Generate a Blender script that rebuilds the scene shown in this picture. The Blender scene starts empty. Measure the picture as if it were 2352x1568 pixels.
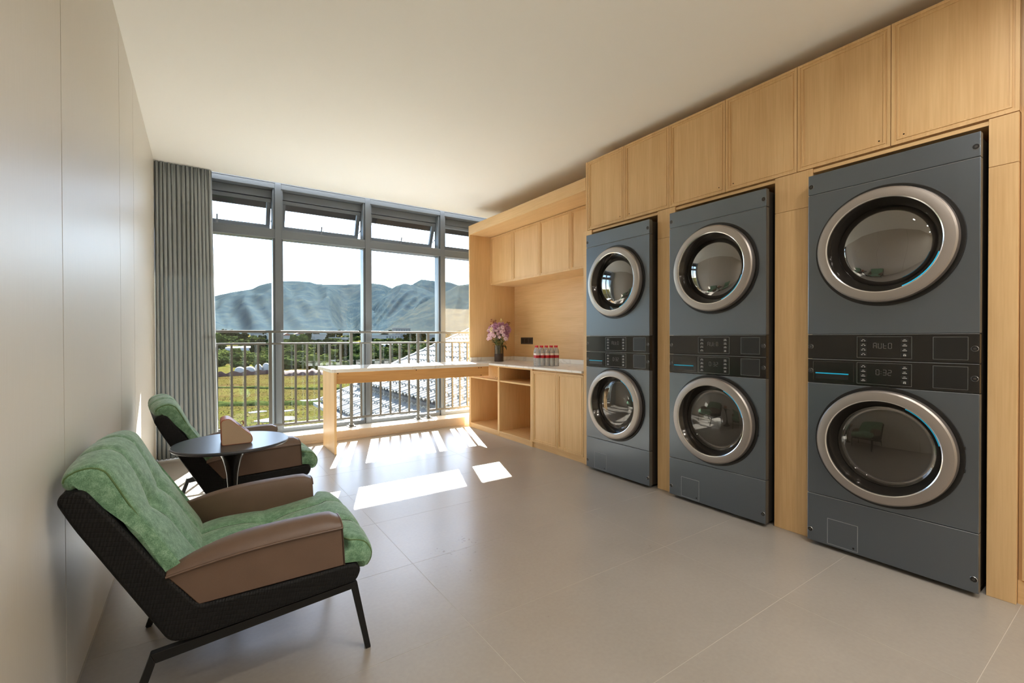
import bpy, bmesh, math, random
import numpy as np
from mathutils import Vector, Matrix, noise
PI = math.pi
rnd = random.Random(7)
scn = bpy.context.scene
COL = scn.collection

# ------------------------------------------------------------------ camera, sky, sun, exposure
cd = bpy.data.cameras.new('camera')
cd.sensor_width = 36.0
cd.lens = 16.0289
cd.clip_start = 0.02
cd.clip_end = 9000
cam = bpy.data.objects.new('camera', cd)
COL.objects.link(cam)
Fv = Vector((0.56530473, 0.82484432, -0.0078994))
Rv = Vector((0.82485839, -0.56533521, -0.00217599))
Uv = Vector((0.00626066, 0.00528579, 0.99996643))
M3 = Matrix((Rv, Uv, -Fv)).transposed()
cam.matrix_world = Matrix.Translation((0.3439682, 0.0, 1.15)) @ M3.to_4x4()
scn.camera = cam

scn.view_settings.view_transform = 'Standard'
scn.view_settings.look = 'None'
scn.view_settings.gamma = 1.0
scn.view_settings.use_curve_mapping = False
scn.view_settings.exposure = 0.2

SUN_DIR = Vector((-0.362, -1.0, -0.763)).normalized()      # the way the sunlight travels
SUN_ELEV = math.asin(-SUN_DIR.z)
SUN_AZ = math.atan2(-SUN_DIR.x, -SUN_DIR.y)                # clockwise from +Y
SKY_STRENGTH = 0.85
SUN_STRENGTH = 62.0
w = bpy.data.worlds.new('sky')
scn.world = w
w.use_nodes = True
nt = w.node_tree
nt.nodes.clear()
wo = nt.nodes.new('ShaderNodeOutputWorld')
bg = nt.nodes.new('ShaderNodeBackground')
sky = nt.nodes.new('ShaderNodeTexSky')
sky.sky_type = 'NISHITA'
sky.sun_disc = False
sky.sun_elevation = SUN_ELEV
sky.sun_rotation = SUN_AZ
sky.altitude = 1500
sky.air_density = 1.0
sky.dust_density = 1.2
sky.ozone_density = 1.0
bg.inputs['Strength'].default_value = SKY_STRENGTH
nt.links.new(sky.outputs[0], bg.inputs[0])
nt.links.new(bg.outputs[0], wo.inputs[0])

sl = bpy.data.lights.new('sun', 'SUN')
sl.energy = SUN_STRENGTH
sl.angle = math.radians(0.3)
sl.color = (1.0, 0.99, 0.965)
so = bpy.data.objects.new('sun', sl)
so.rotation_euler = SUN_DIR.to_track_quat('-Z', 'Y').to_euler()
so.location = (6, 20, 20)
COL.objects.link(so)
scn.cycles.diffuse_bounces = 8
scn.cycles.max_bounces = 16
scn.cycles.transparent_max_bounces = 16
scn.cycles.sample_clamp_indirect = 6.0
scn.cycles.use_denoising = True

# ------------------------------------------------------------------ materials
def new_mat(name):
    m = bpy.data.materials.new(name)
    m.use_nodes = True
    t = m.node_tree
    return m, t, t.nodes['Principled BSDF']

def srgb(r, g, b):
    def f(c):
        c /= 255.0
        return c / 12.92 if c <= 0.04045 else ((c + 0.055) / 1.055) ** 2.4
    return (f(r), f(g), f(b), 1.0)

def setp(p, col=None, rough=None, metal=None, spec=None, **k):
    if col is not None: p.inputs['Base Color'].default_value = col
    if rough is not None: p.inputs['Roughness'].default_value = rough
    if metal is not None: p.inputs['Metallic'].default_value = metal
    if spec is not None: p.inputs['Specular IOR Level'].default_value = spec
    for a, b in k.items():
        p.inputs[a.replace('_', ' ')].default_value = b

def plain(name, col, rough=0.5, metal=0.0, spec=0.5, bump=0.0, bscale=200, var=0.0, vscale=4, **k):
    m, t, p = new_mat(name)
    setp(p, col, rough, metal, spec, **k)
    if bump or var:
        tc = t.nodes.new('ShaderNodeTexCoord')
    if var:
        n = t.nodes.new('ShaderNodeTexNoise'); n.inputs['Scale'].default_value = vscale
        n.inputs['Detail'].default_value = 5
        t.links.new(tc.outputs['Object'], n.inputs['Vector'])
        r = t.nodes.new('ShaderNodeValToRGB')
        r.color_ramp.elements[0].position = 0.3; r.color_ramp.elements[1].position = 0.7
        r.color_ramp.elements[0].color = tuple(c * (1 - var) for c in col[:3]) + (1,)
        r.color_ramp.elements[1].color = tuple(min(1, c * (1 + var)) for c in col[:3]) + (1,)
        t.links.new(n.outputs['Fac'], r.inputs['Fac'])
        t.links.new(r.outputs['Color'], p.inputs['Base Color'])
    if bump:
        n2 = t.nodes.new('ShaderNodeTexNoise'); n2.inputs['Scale'].default_value = bscale
        n2.inputs['Detail'].default_value = 3
        t.links.new(tc.outputs['Object'], n2.inputs['Vector'])
        b = t.nodes.new('ShaderNodeBump'); b.inputs['Strength'].default_value = bump
        b.inputs['Distance'].default_value = 0.002
        t.links.new(n2.outputs['Fac'], b.inputs['Height'])
        t.links.new(b.outputs['Normal'], p.inputs['Normal'])
    return m

def wood(name, c1, c2, axis, rough=0.42):
    """oak veneer whose grain runs along the given axis"""
    m, t, p = new_mat(name)
    tc = t.nodes.new('ShaderNodeTexCoord')
    oi = t.nodes.new('ShaderNodeObjectInfo')
    add = t.nodes.new('ShaderNodeVectorMath'); add.operation = 'ADD'
    mul = t.nodes.new('ShaderNodeVectorMath'); mul.operation = 'SCALE'
    mul.inputs['Scale'].default_value = 37.0
    cx = t.nodes.new('ShaderNodeCombineXYZ')
    for i in range(3): t.links.new(oi.outputs['Random'], cx.inputs[i])
    t.links.new(cx.outputs[0], mul.inputs[0])
    t.links.new(tc.outputs['Object'], add.inputs[0]); t.links.new(mul.outputs[0], add.inputs[1])
    def nz(sc, along, det, dist=0.0):
        mp = t.nodes.new('ShaderNodeMapping')
        s = [sc, sc, sc]; s['XYZ'.index(axis)] = along
        mp.inputs['Scale'].default_value = s
        t.links.new(add.outputs[0], mp.inputs['Vector'])
        n = t.nodes.new('ShaderNodeTexNoise')
        n.inputs['Scale'].default_value = 1.0; n.inputs['Detail'].default_value = det
        n.inputs['Distortion'].default_value = dist
        t.links.new(mp.outputs[0], n.inputs['Vector'])
        return n
    a = nz(9, 0.8, 4, 0.6); b = nz(120, 4.0, 3); c = nz(1.3, 0.5, 2)
    mx = t.nodes.new('ShaderNodeMix'); mx.data_type = 'FLOAT'; mx.inputs['Factor'].default_value = 0.5
    t.links.new(a.outputs['Fac'], mx.inputs[2]); t.links.new(b.outputs['Fac'], mx.inputs[3])
    mx2 = t.nodes.new('ShaderNodeMix'); mx2.data_type = 'FLOAT'; mx2.inputs['Factor'].default_value = 0.25
    t.links.new(mx.outputs[0], mx2.inputs[2]); t.links.new(c.outputs['Fac'], mx2.inputs[3])
    r = t.nodes.new('ShaderNodeValToRGB')
    r.color_ramp.elements[0].position = 0.36; r.color_ramp.elements[1].position = 0.62
    r.color_ramp.elements[0].color = c1; r.color_ramp.elements[1].color = c2
    t.links.new(mx2.outputs[0], r.inputs['Fac'])
    t.links.new(r.outputs['Color'], p.inputs['Base Color'])
    setp(p, None, rough, 0, 0.4)
    bp = t.nodes.new('ShaderNodeBump'); bp.inputs['Strength'].default_value = 0.12
    bp.inputs['Distance'].default_value = 0.001
    t.links.new(b.outputs['Fac'], bp.inputs['Height']); t.links.new(bp.outputs['Normal'], p.inputs['Normal'])
    return m

OAK1, OAK2 = srgb(203, 164, 114), srgb(221, 185, 135)
M = {}
M['oak_v'] = wood('oak_vertical_grain', OAK1, OAK2, 'Z')
M['oak_h'] = wood('oak_horizontal_grain', OAK1, OAK2, 'Y')
M['oak_x'] = wood('oak_crosswise_grain', srgb(190, 140, 84), srgb(214, 168, 110), 'X')
M['wall_panel'] = None
def panel_mat():
    m, t, p = new_mat('champagne_laminate')
    tc = t.nodes.new('ShaderNodeTexCoord')
    mp = t.nodes.new('ShaderNodeMapping'); mp.inputs['Scale'].default_value = (300, 300, 6)
    n = t.nodes.new('ShaderNodeTexNoise'); n.inputs['Scale'].default_value = 1.0; n.inputs['Detail'].default_value = 3
    t.links.new(tc.outputs['Object'], mp.inputs[0]); t.links.new(mp.outputs[0], n.inputs['Vector'])
    r = t.nodes.new('ShaderNodeValToRGB')
    r.color_ramp.elements[0].color = srgb(204, 198, 186); r.color_ramp.elements[1].color = srgb(214, 209, 198)
    t.links.new(n.outputs['Fac'], r.inputs['Fac']); t.links.new(r.outputs[0], p.inputs['Base Color'])
    setp(p, None, 0.42, 0.0, 0.5)
    b = t.nodes.new('ShaderNodeBump'); b.inputs['Strength'].default_value = 0.08; b.inputs['Distance'].default_value = 0.0006
    t.links.new(n.outputs['Fac'], b.inputs['Height']); t.links.new(b.outputs[0], p.inputs['Normal'])
    return m
M['wall_panel'] = panel_mat()
M['plaster'] = plain('cream_ceiling_paint', srgb(249, 248, 243), 0.9, 0, 0.2)
M['wall_paint'] = plain('pale_wall_paint', srgb(226, 219, 203), 0.85, 0, 0.2)
M['grout'] = plain('tile_grout', srgb(186, 178, 166), 0.8)
M['dark_gap'] = plain('black_joint', srgb(12, 11, 10), 0.95, 0, 0.0)
def tile_mat():
    m, t, p = new_mat('taupe_porcelain_tile')
    tc = t.nodes.new('ShaderNodeTexCoord')
    n = t.nodes.new('ShaderNodeTexNoise'); n.inputs['Scale'].default_value = 1.6; n.inputs['Detail'].default_value = 8
    n.inputs['Roughness'].default_value = 0.6
    n2 = t.nodes.new('ShaderNodeTexNoise'); n2.inputs['Scale'].default_value = 60; n2.inputs['Detail'].default_value = 4
    t.links.new(tc.outputs['Object'], n.inputs['Vector']); t.links.new(tc.outputs['Object'], n2.inputs['Vector'])
    mx = t.nodes.new('ShaderNodeMix'); mx.data_type = 'FLOAT'; mx.inputs['Factor'].default_value = 0.35
    t.links.new(n.outputs['Fac'], mx.inputs[2]); t.links.new(n2.outputs['Fac'], mx.inputs[3])
    r = t.nodes.new('ShaderNodeValToRGB')
    r.color_ramp.elements[0].position = 0.3; r.color_ramp.elements[1].position = 0.7
    r.color_ramp.elements[0].color = srgb(148, 140, 130); r.color_ramp.elements[1].color = srgb(162, 154, 144)
    t.links.new(mx.outputs[0], r.inputs['Fac']); t.links.new(r.outputs[0], p.inputs['Base Color'])
    setp(p, None, 0.36, 0, 0.55)
    rr = t.nodes.new('ShaderNodeMapRange'); rr.inputs['To Min'].default_value = 0.24; rr.inputs['To Max'].default_value = 0.34
    t.links.new(mx.outputs[0], rr.inputs['Value']); t.links.new(rr.outputs[0], p.inputs['Roughness'])
    return m
M['tile'] = tile_mat()
M['sill_stone'] = plain('beige_sill_stone', srgb(222, 216, 206), 0.35, 0, 0.5, var=0.05, vscale=9)
M['alu'] = plain('grey_window_aluminium', srgb(112, 118, 124), 0.42, 0.15, 0.5)
M['alu_dark'] = plain('dark_window_gasket', srgb(58, 62, 66), 0.5, 0.3, 0.5)
M['rail_metal'] = plain('grey_railing_paint', srgb(98, 97, 93), 0.42, 0.2, 0.5)
M['handle_metal'] = plain('light_handle_metal', srgb(150, 152, 152), 0.35, 0.6, 0.5)

def glass_mat(name, tint, refl):
    m = bpy.data.materials.new(name); m.use_nodes = True
    t = m.node_tree; t.nodes.clear()
    o = t.nodes.new('ShaderNodeOutputMaterial'); mx = t.nodes.new('ShaderNodeMixShader')
    tr = t.nodes.new('ShaderNodeBsdfTransparent'); tr.inputs[0].default_value = tint
    gl = t.nodes.new('ShaderNodeBsdfGlossy'); gl.inputs['Roughness'].default_value = 0.01
    lw = t.nodes.new('ShaderNodeFresnel'); lw.inputs['IOR'].default_value = 1.5
    mr = t.nodes.new('ShaderNodeMapRange')
    mr.inputs['From Min'].default_value = 0.0; mr.inputs['From Max'].default_value = 1.0
    mr.inputs['To Min'].default_value = refl; mr.inputs['To Max'].default_value = 0.9
    t.links.new(lw.outputs[0], mr.inputs['Value']); t.links.new(mr.outputs[0], mx.inputs['Fac'])
    t.links.new(tr.outputs[0], mx.inputs[1]); t.links.new(gl.outputs[0], mx.inputs[2])
    t.links.new(mx.outputs[0], o.inputs['Surface'])
    return m
M['window_glass'] = glass_mat('window_glass', (0.97, 0.985, 0.98, 1), 0.0)
M['dryer_glass'] = glass_mat('dryer_glass', (0.88, 0.88, 0.92, 1), 0.26)
M['washer_glass'] = glass_mat('washer_glass', (0.90, 0.88, 0.87, 1), 0.07)
M['bowl_glass'] = glass_mat('door_bowl_glass', (0.93, 0.92, 0.91, 1), 0.34)
M['bottle_plastic'] = glass_mat('clear_bottle_plastic', (0.96, 0.97, 0.97, 1), 0.07)
_t = M['bottle_plastic'].node_tree           # thin milky plastic scatters a little light
_a = [n for n in _t.nodes if n.type == 'MIX_SHADER'][0]; _o = [n for n in _t.nodes if n.type == 'OUTPUT_MATERIAL'][0]
_m = _t.nodes.new('ShaderNodeMixShader'); _m.inputs['Fac'].default_value = 0.13
_d = _t.nodes.new('ShaderNodeBsdfTranslucent'); _d.inputs[0].default_value = (0.95, 0.95, 0.95, 1)
_e = _t.nodes.new('ShaderNodeBsdfDiffuse'); _e.inputs[0].default_value = (0.9, 0.9, 0.9, 1)
_q = _t.nodes.new('ShaderNodeMixShader')
_t.links.new(_d.outputs[0], _q.inputs[1]); _t.links.new(_e.outputs[0], _q.inputs[2])
_t.links.new(_a.outputs[0], _m.inputs[1]); _t.links.new(_q.outputs[0], _m.inputs[2]); _t.links.new(_m.outputs[0], _o.inputs['Surface'])
M['vase_glass'] = glass_mat('smoked_vase_glass', (0.86, 0.84, 0.80, 1), 0.04)

def brushed(name, col, metal, rough, spec=0.5, axis='Z'):
    m, t, p = new_mat(name)
    setp(p, col, rough, metal, spec)
    tc = t.nodes.new('ShaderNodeTexCoord'); mp = t.nodes.new('ShaderNodeMapping')
    s = [160, 160, 160]; s['XYZ'.index(axis)] = 2
    mp.inputs['Scale'].default_value = s
    n = t.nodes.new('ShaderNodeTexNoise'); n.inputs['Scale'].default_value = 1; n.inputs['Detail'].default_value = 4
    t.links.new(tc.outputs['Object'], mp.inputs[0]); t.links.new(mp.outputs[0], n.inputs['Vector'])
    rr = t.nodes.new('ShaderNodeMapRange'); rr.inputs['To Min'].default_value = rough - 0.06; rr.inputs['To Max'].default_value = rough + 0.08
    t.links.new(n.outputs['Fac'], rr.inputs['Value']); t.links.new(rr.outputs[0], p.inputs['Roughness'])
    return m
M['slate_steel'] = brushed('slate_brushed_steel', srgb(110, 117, 125), 0.82, 0.30)
M['slate_side'] = plain('slate_side_sheet', srgb(74, 70, 66), 0.4, 0.6)
M['ring_alu'] = brushed('satin_door_ring', srgb(166, 158, 152), 0.85, 0.40)
M['ring_bright'] = plain('bright_ring_bevel', srgb(225, 224, 222), 0.2, 0.95)
M['black_gloss'] = plain('black_gloss_plastic', srgb(26, 24, 22), 0.14, 0, 0.5)
M['black_satin'] = plain('black_satin_plastic', srgb(22, 21, 20), 0.4)
M['black_mirror'] = plain('black_chrome_cone', srgb(58, 54, 50), 0.12, 0.7)
M['groove_edge'] = plain('bright_panel_edge', srgb(140, 142, 142), 0.35, 0.8)
M['edge_pale'] = plain('pale_edge_strip', srgb(176, 180, 182), 0.3, 0.2)  # even pale colour for joint and hatch lines
M['cyan'] = plain('cyan_accent', srgb(20, 186, 236), 0.3)
M['segment'] = plain('dim_display_segments', srgb(92, 89, 87), 0.5)
M['icon'] = plain('white_button_print', srgb(190, 188, 184), 0.5)
M['screw'] = plain('steel_screw', srgb(180, 180, 178), 0.25, 0.9)
M['drum'] = brushed('stainless_drum', srgb(218, 216, 220), 0.25, 0.36, axis='X')
def drum_back():
    m, t, p = new_mat('perforated_drum_back')
    tc = t.nodes.new('ShaderNodeTexCoord'); v = t.nodes.new('ShaderNodeTexVoronoi')
    v.inputs['Scale'].default_value = 70; v.inputs['Randomness'].default_value = 0.0
    t.links.new(tc.outputs['Object'], v.inputs['Vector'])
    r = t.nodes.new('ShaderNodeValToRGB'); r.color_ramp.elements[0].position = 0.18; r.color_ramp.elements[1].position = 0.26
    r.color_ramp.elements[0].color = srgb(60, 60, 62); r.color_ramp.elements[1].color = srgb(200, 198, 202)
    t.links.new(v.outputs['Distance'], r.inputs['Fac']); t.links.new(r.outputs[0], p.inputs['Base Color'])
    setp(p, None, 0.35, 0.1)
    return m
M['drum_back'] = drum_back()

def fabric(name, c1, c2, c3):
    m, t, p = new_mat(name)
    tc = t.nodes.new('ShaderNodeTexCoord')
    n = t.nodes.new('ShaderNodeTexNoise'); n.inputs['Scale'].default_value = 38; n.inputs['Detail'].default_value = 9
    n.inputs['Roughness'].default_value = 0.75
    n2 = t.nodes.new('ShaderNodeTexNoise'); n2.inputs['Scale'].default_value = 420; n2.inputs['Detail'].default_value = 3
    t.links.new(tc.outputs['Object'], n.inputs['Vector']); t.links.new(tc.outputs['Object'], n2.inputs['Vector'])
    mx = t.nodes.new('ShaderNodeMix'); mx.data_type = 'FLOAT'; mx.inputs['Factor'].default_value = 0.38
    t.links.new(n.outputs['Fac'], mx.inputs[2]); t.links.new(n2.outputs['Fac'], mx.inputs[3])
    r = t.nodes.new('ShaderNodeValToRGB')
    r.color_ramp.elements[0].position = 0.38; r.color_ramp.elements[0].color = c1
    r.color_ramp.elements[1].position = 0.62; r.color_ramp.elements[1].color = c3
    e = r.color_ramp.elements.new(0.5); e.color = c2
    t.links.new(mx.outputs[0], r.inputs['Fac']); t.links.new(r.outputs[0], p.inputs['Base Color'])
    setp(p, None, 0.9, 0, 0.25)
    p.inputs['Sheen Weight'].default_value = 0.35; p.inputs['Sheen Roughness'].default_value = 0.4
    b = t.nodes.new('ShaderNodeBump'); b.inputs['Strength'].default_value = 0.35; b.inputs['Distance'].default_value = 0.0015
    t.links.new(mx.outputs[0], b.inputs['Height']); t.links.new(b.outputs[0], p.inputs['Normal'])
    return m
M['green'] = fabric('sage_green_chenille', srgb(84, 120, 92), srgb(114, 152, 122), srgb(150, 184, 156))
M['green_piping'] = plain('green_piping', srgb(92, 118, 74), 0.85, bump=0.4, bscale=400)
M['green_seam'] = plain('dark_green_seam', srgb(34, 50, 32), 0.95)
M['leather'] = plain('mocha_leather', srgb(106, 84, 70), 0.40, 0, 0.5, bump=0.18, bscale=500, var=0.05, vscale=12)
M['leather_dark'] = plain('mocha_leather_seam', srgb(70, 52, 42), 0.6)
def woven():
    m, t, p = new_mat('black_woven_leather')
    uv = t.nodes.new('ShaderNodeUVMap')
    mp = t.nodes.new('ShaderNodeMapping'); mp.inputs['Rotation'].default_value = (0, 0, math.radians(12))
    t.links.new(uv.outputs[0], mp.inputs[0])
    b = t.nodes.new('ShaderNodeTexBrick')
    b.inputs['Scale'].default_value = 1.0; b.inputs['Brick Width'].default_value = 0.026; b.inputs['Row Height'].default_value = 0.013
    b.inputs['Mortar Size'].default_value = 0.0016; b.inputs['Mortar Smooth'].default_value = 0.7
    b.inputs['Color1'].default_value = srgb(22, 22, 23); b.inputs['Color2'].default_value = srgb(17, 17, 18)
    b.inputs['Mortar'].default_value = srgb(10, 10, 10)
    t.links.new(mp.outputs[0], b.inputs['Vector'])
    t.links.new(b.outputs['Color'], p.inputs['Base Color'])
    wv = t.nodes.new('ShaderNodeTexWave'); wv.inputs['Scale'].default_value = 38; wv.bands_direction = 'X'
    t.links.new(mp.outputs[0], wv.inputs['Vector'])
    ma = t.nodes.new('ShaderNodeMath'); ma.operation = 'MULTIPLY_ADD'; ma.inputs[1].default_value = -1.0
    t.links.new(b.outputs['Fac'], ma.inputs[0]); t.links.new(wv.outputs['Fac'], ma.inputs[2])
    bp = t.nodes.new('ShaderNodeBump'); bp.inputs['Strength'].default_value = 0.45; bp.inputs['Distance'].default_value = 0.0015
    t.links.new(ma.outputs[0], bp.inputs['Height']); t.links.new(bp.outputs[0], p.inputs['Normal'])
    setp(p, None, 0.55, 0, 0.25)
    return m
M['woven'] = woven()
M['black_metal'] = plain('black_powder_coat', srgb(24, 24, 24), 0.5, 0.2, 0.4)
M['table_top'] = plain('slate_grey_table_top', srgb(62, 64, 70), 0.3, 0, 0.55)
M['table_column'] = plain('black_polished_column', srgb(30, 29, 27), 0.22, 0.5)
M['tan_leather'] = plain('tan_leather_wrap', srgb(176, 98, 68), 0.45, var=0.08, vscale=14, bump=0.1, bscale=400)
M['linen_face'] = plain('beige_linen_face', srgb(190, 164, 138), 0.85, bump=0.3, bscale=500)
M['tissue'] = plain('kraft_tissue', srgb(226, 190, 160), 0.9)
def cloth(name, col):
    m = bpy.data.materials.new(name); m.use_nodes = True
    t = m.node_tree; t.nodes.clear()
    o = t.nodes.new('ShaderNodeOutputMaterial'); mx = t.nodes.new('ShaderNodeMixShader'); mx.inputs['Fac'].default_value = 0.16
    a = t.nodes.new('ShaderNodeBsdfDiffuse'); a.inputs[0].default_value = col
    b = t.nodes.new('ShaderNodeBsdfTranslucent'); b.inputs[0].default_value = col
    t.links.new(a.outputs[0], mx.inputs[1]); t.links.new(b.outputs[0], mx.inputs[2]); t.links.new(mx.outputs[0], o.inputs['Surface'])
    return m
M['curtain'] = cloth('grey_green_curtain', srgb(166, 172, 174))
def marble():
    m, t, p = new_mat('white_marble')
    tc = t.nodes.new('ShaderNodeTexCoord')
    n = t.nodes.new('ShaderNodeTexNoise'); n.inputs['Scale'].default_value = 1.7; n.inputs['Detail'].default_value = 7; n.inputs['Distortion'].default_value = 1.4
    t.links.new(tc.outputs['Object'], n.inputs['Vector'])
    r = t.nodes.new('ShaderNodeValToRGB')
    els = r.color_ramp.elements
    els[0].position = 0.0; els[0].color = srgb(238, 236, 231)
    els[1].position = 1.0; els[1].color = srgb(240, 238, 234)
    for pos, c in ((0.475, srgb(236, 234, 229)), (0.497, srgb(216, 213, 208)), (0.512, srgb(234, 232, 228))):
        e = els.new(pos); e.color = c
    t.links.new(n.outputs['Fac'], r.inputs['Fac']); t.links.new(r.outputs[0], p.inputs['Base Color'])
    setp(p, None, 0.18, 0, 0.5)
    return m
M['marble'] = marble()
M['red'] = plain('red_plastic', srgb(205, 22, 30), 0.35)
M['label_red'] = plain('red_bottle_label', srgb(178, 18, 36), 0.5)
M['label_white'] = plain('white_bottle_label', srgb(225, 215, 212), 0.5)
M['outlet'] = plain('graphite_outlet', srgb(74, 66, 60), 0.4, 0.3)
M['outlet_dark'] = plain('dark_outlet_key', srgb(50, 45, 42), 0.35, 0.3)
M['vase_dark'] = plain('dark_bronze_band', srgb(58, 44, 38), 0.35, 0.3)
M['stem'] = plain('green_stem', srgb(78, 96, 46), 0.6)
M['leaf'] = plain('green_leaf', srgb(58, 76, 36), 0.55)
M['mauve'] = plain('mauve_petal', srgb(208, 160, 188), 0.7, var=0.18, vscale=30)
M['pink'] = plain('pale_pink_petal', srgb(238, 214, 220), 0.7, var=0.1, vscale=30)
M['cream_bud'] = plain('cream_bud', srgb(220, 208, 150), 0.7)
M['rust_bud'] = plain('rust_bud', srgb(140, 84, 60), 0.7)
# outdoors: base colours of land and houses are deep, scaled down to offset overexposure
def dimmed(c, k=0.44): return (c[0] * k, c[1] * k, c[2] * k, 1.0)
M['roof_tile'] = plain('grey_glazed_roof_tile', srgb(126, 122, 114), 0.55, 0, 0.2, var=0.12, vscale=3)
M['concrete'] = plain('weathered_concrete', dimmed(srgb(126, 120, 114), .3), 0.9, var=0.2, vscale=5)
M['white_wall'] = plain('white_render', dimmed(srgb(214, 212, 206), .3), 0.85, var=0.05, vscale=1)
M['house_roof'] = plain('pale_flat_roof', dimmed(srgb(206, 202, 198), .3), 0.8)
M['house_wall'] = plain('far_house_wall', dimmed(srgb(168, 170, 172), .3), 0.85)
M['clay_roof'] = plain('clay_roof', dimmed(srgb(150, 96, 76), .3), 0.85)
M['soffit'] = plain('dark_soffit_board', srgb(48, 44, 44), 0.85)
M['soffit_light'] = plain('pale_soffit_panel', srgb(112, 110, 114), 0.8)
M['earth_wall'] = plain('red_brown_field_wall', dimmed(srgb(128, 84, 64), .3), 0.95, var=0.25, vscale=2)
M['dome'] = plain('white_sheet_dome', dimmed(srgb(222, 214, 204), .3), 0.7)
M['water'] = plain('pond_water', srgb(96, 104, 100), 0.06, 0, 0.6)
M['bark'] = plain('grey_brown_bark', dimmed(srgb(72, 62, 52), .3), 0.9)

def leafy(m, t, p, fac):
    """thin leaves let part of the sunlight through"""
    o = t.nodes['Material Output']; mx = t.nodes.new('ShaderNodeMixShader'); mx.inputs['Fac'].default_value = fac
    tr = t.nodes.new('ShaderNodeBsdfTranslucent')
    src = p.inputs['Base Color'].links[0].from_socket
    t.links.new(src, tr.inputs[0])
    t.links.new(p.outputs[0], mx.inputs[1]); t.links.new(tr.outputs[0], mx.inputs[2]); t.links.new(mx.outputs[0], o.inputs['Surface'])

def foliage(name, c1, c2, sc=2.2, fac=0.35):
    m, t, p = new_mat(name)
    tc = t.nodes.new('ShaderNodeTexCoord')
    n = t.nodes.new('ShaderNodeTexNoise'); n.inputs['Scale'].default_value = sc; n.inputs['Detail'].default_value = 8; n.inputs['Roughness'].default_value = 0.75
    t.links.new(tc.outputs['Object'], n.inputs['Vector'])
    r = t.nodes.new('ShaderNodeValToRGB'); r.color_ramp.elements[0].position = 0.38; r.color_ramp.elements[1].position = 0.66
    r.color_ramp.elements[0].color = dimmed(c1); r.color_ramp.elements[1].color = dimmed(c2)
    t.links.new(n.outputs['Fac'], r.inputs['Fac']); t.links.new(r.outputs[0], p.inputs['Base Color'])
    setp(p, None, 0.9, 0, 0.0)
    b = t.nodes.new('ShaderNodeBump'); b.inputs['Strength'].default_value = 0.9; b.inputs['Distance'].default_value = 0.3
    t.links.new(n.outputs['Fac'], b.inputs['Height']); t.links.new(b.outputs[0], p.inputs['Normal'])
    leafy(m, t, p, fac)
    return m
M['foliage_dark'] = foliage('dark_foliage', srgb(28, 38, 24), srgb(58, 74, 40))
M['foliage_mid'] = foliage('mid_foliage', srgb(56, 70, 38), srgb(116, 128, 68))
M['foliage_light'] = foliage('light_foliage', srgb(84, 98, 46), srgb(152, 156, 84))
M['straw'] = foliage('straw_plumes', srgb(120, 104, 60), srgb(206, 186, 122))

def hill_mat(name, c1, c2, c3, sc):  # blue distance haze is put into these hillside base colours
    m, t, p = new_mat(name)
    tc = t.nodes.new('ShaderNodeTexCoord')
    n = t.nodes.new('ShaderNodeTexNoise'); n.inputs['Scale'].default_value = sc; n.inputs['Detail'].default_value = 10; n.inputs['Roughness'].default_value = 0.68
    t.links.new(tc.outputs['Object'], n.inputs['Vector'])
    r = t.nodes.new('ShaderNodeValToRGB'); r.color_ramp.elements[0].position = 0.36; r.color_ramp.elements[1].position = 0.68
    r.color_ramp.elements[0].color = dimmed(c1, .27); r.color_ramp.elements[1].color = dimmed(c3, .27)
    e = r.color_ramp.elements.new(0.52); e.color = dimmed(c2, .27)
    t.links.new(n.outputs['Fac'], r.inputs['Fac']); t.links.new(r.outputs[0], p.inputs['Base Color'])
    n2 = t.nodes.new('ShaderNodeTexNoise'); n2.inputs['Scale'].default_value = sc * 9; n2.inputs['Detail'].default_value = 6; n2.inputs['Roughness'].default_value = 0.8
    t.links.new(tc.outputs['Object'], n2.inputs['Vector'])
    mx = t.nodes.new('ShaderNodeMix'); mx.data_type = 'FLOAT'; mx.inputs['Factor'].default_value = 0.55
    t.links.new(n.outputs['Fac'], mx.inputs[2]); t.links.new(n2.outputs['Fac'], mx.inputs[3]); t.links.new(mx.outputs[0], r.inputs['Fac'])
    setp(p, None, 0.95, 0, 0.0)
    return m
M['hill'] = hill_mat('haze_blue_scrub_hillside', srgb(54, 75, 92), srgb(88, 105, 110), srgb(132, 132, 114), 0.026)
M['hill_near'] = hill_mat('haze_blue_grass_hillside', srgb(58, 76, 88), srgb(90, 101, 100), srgb(124, 119, 104), 0.03)

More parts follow.
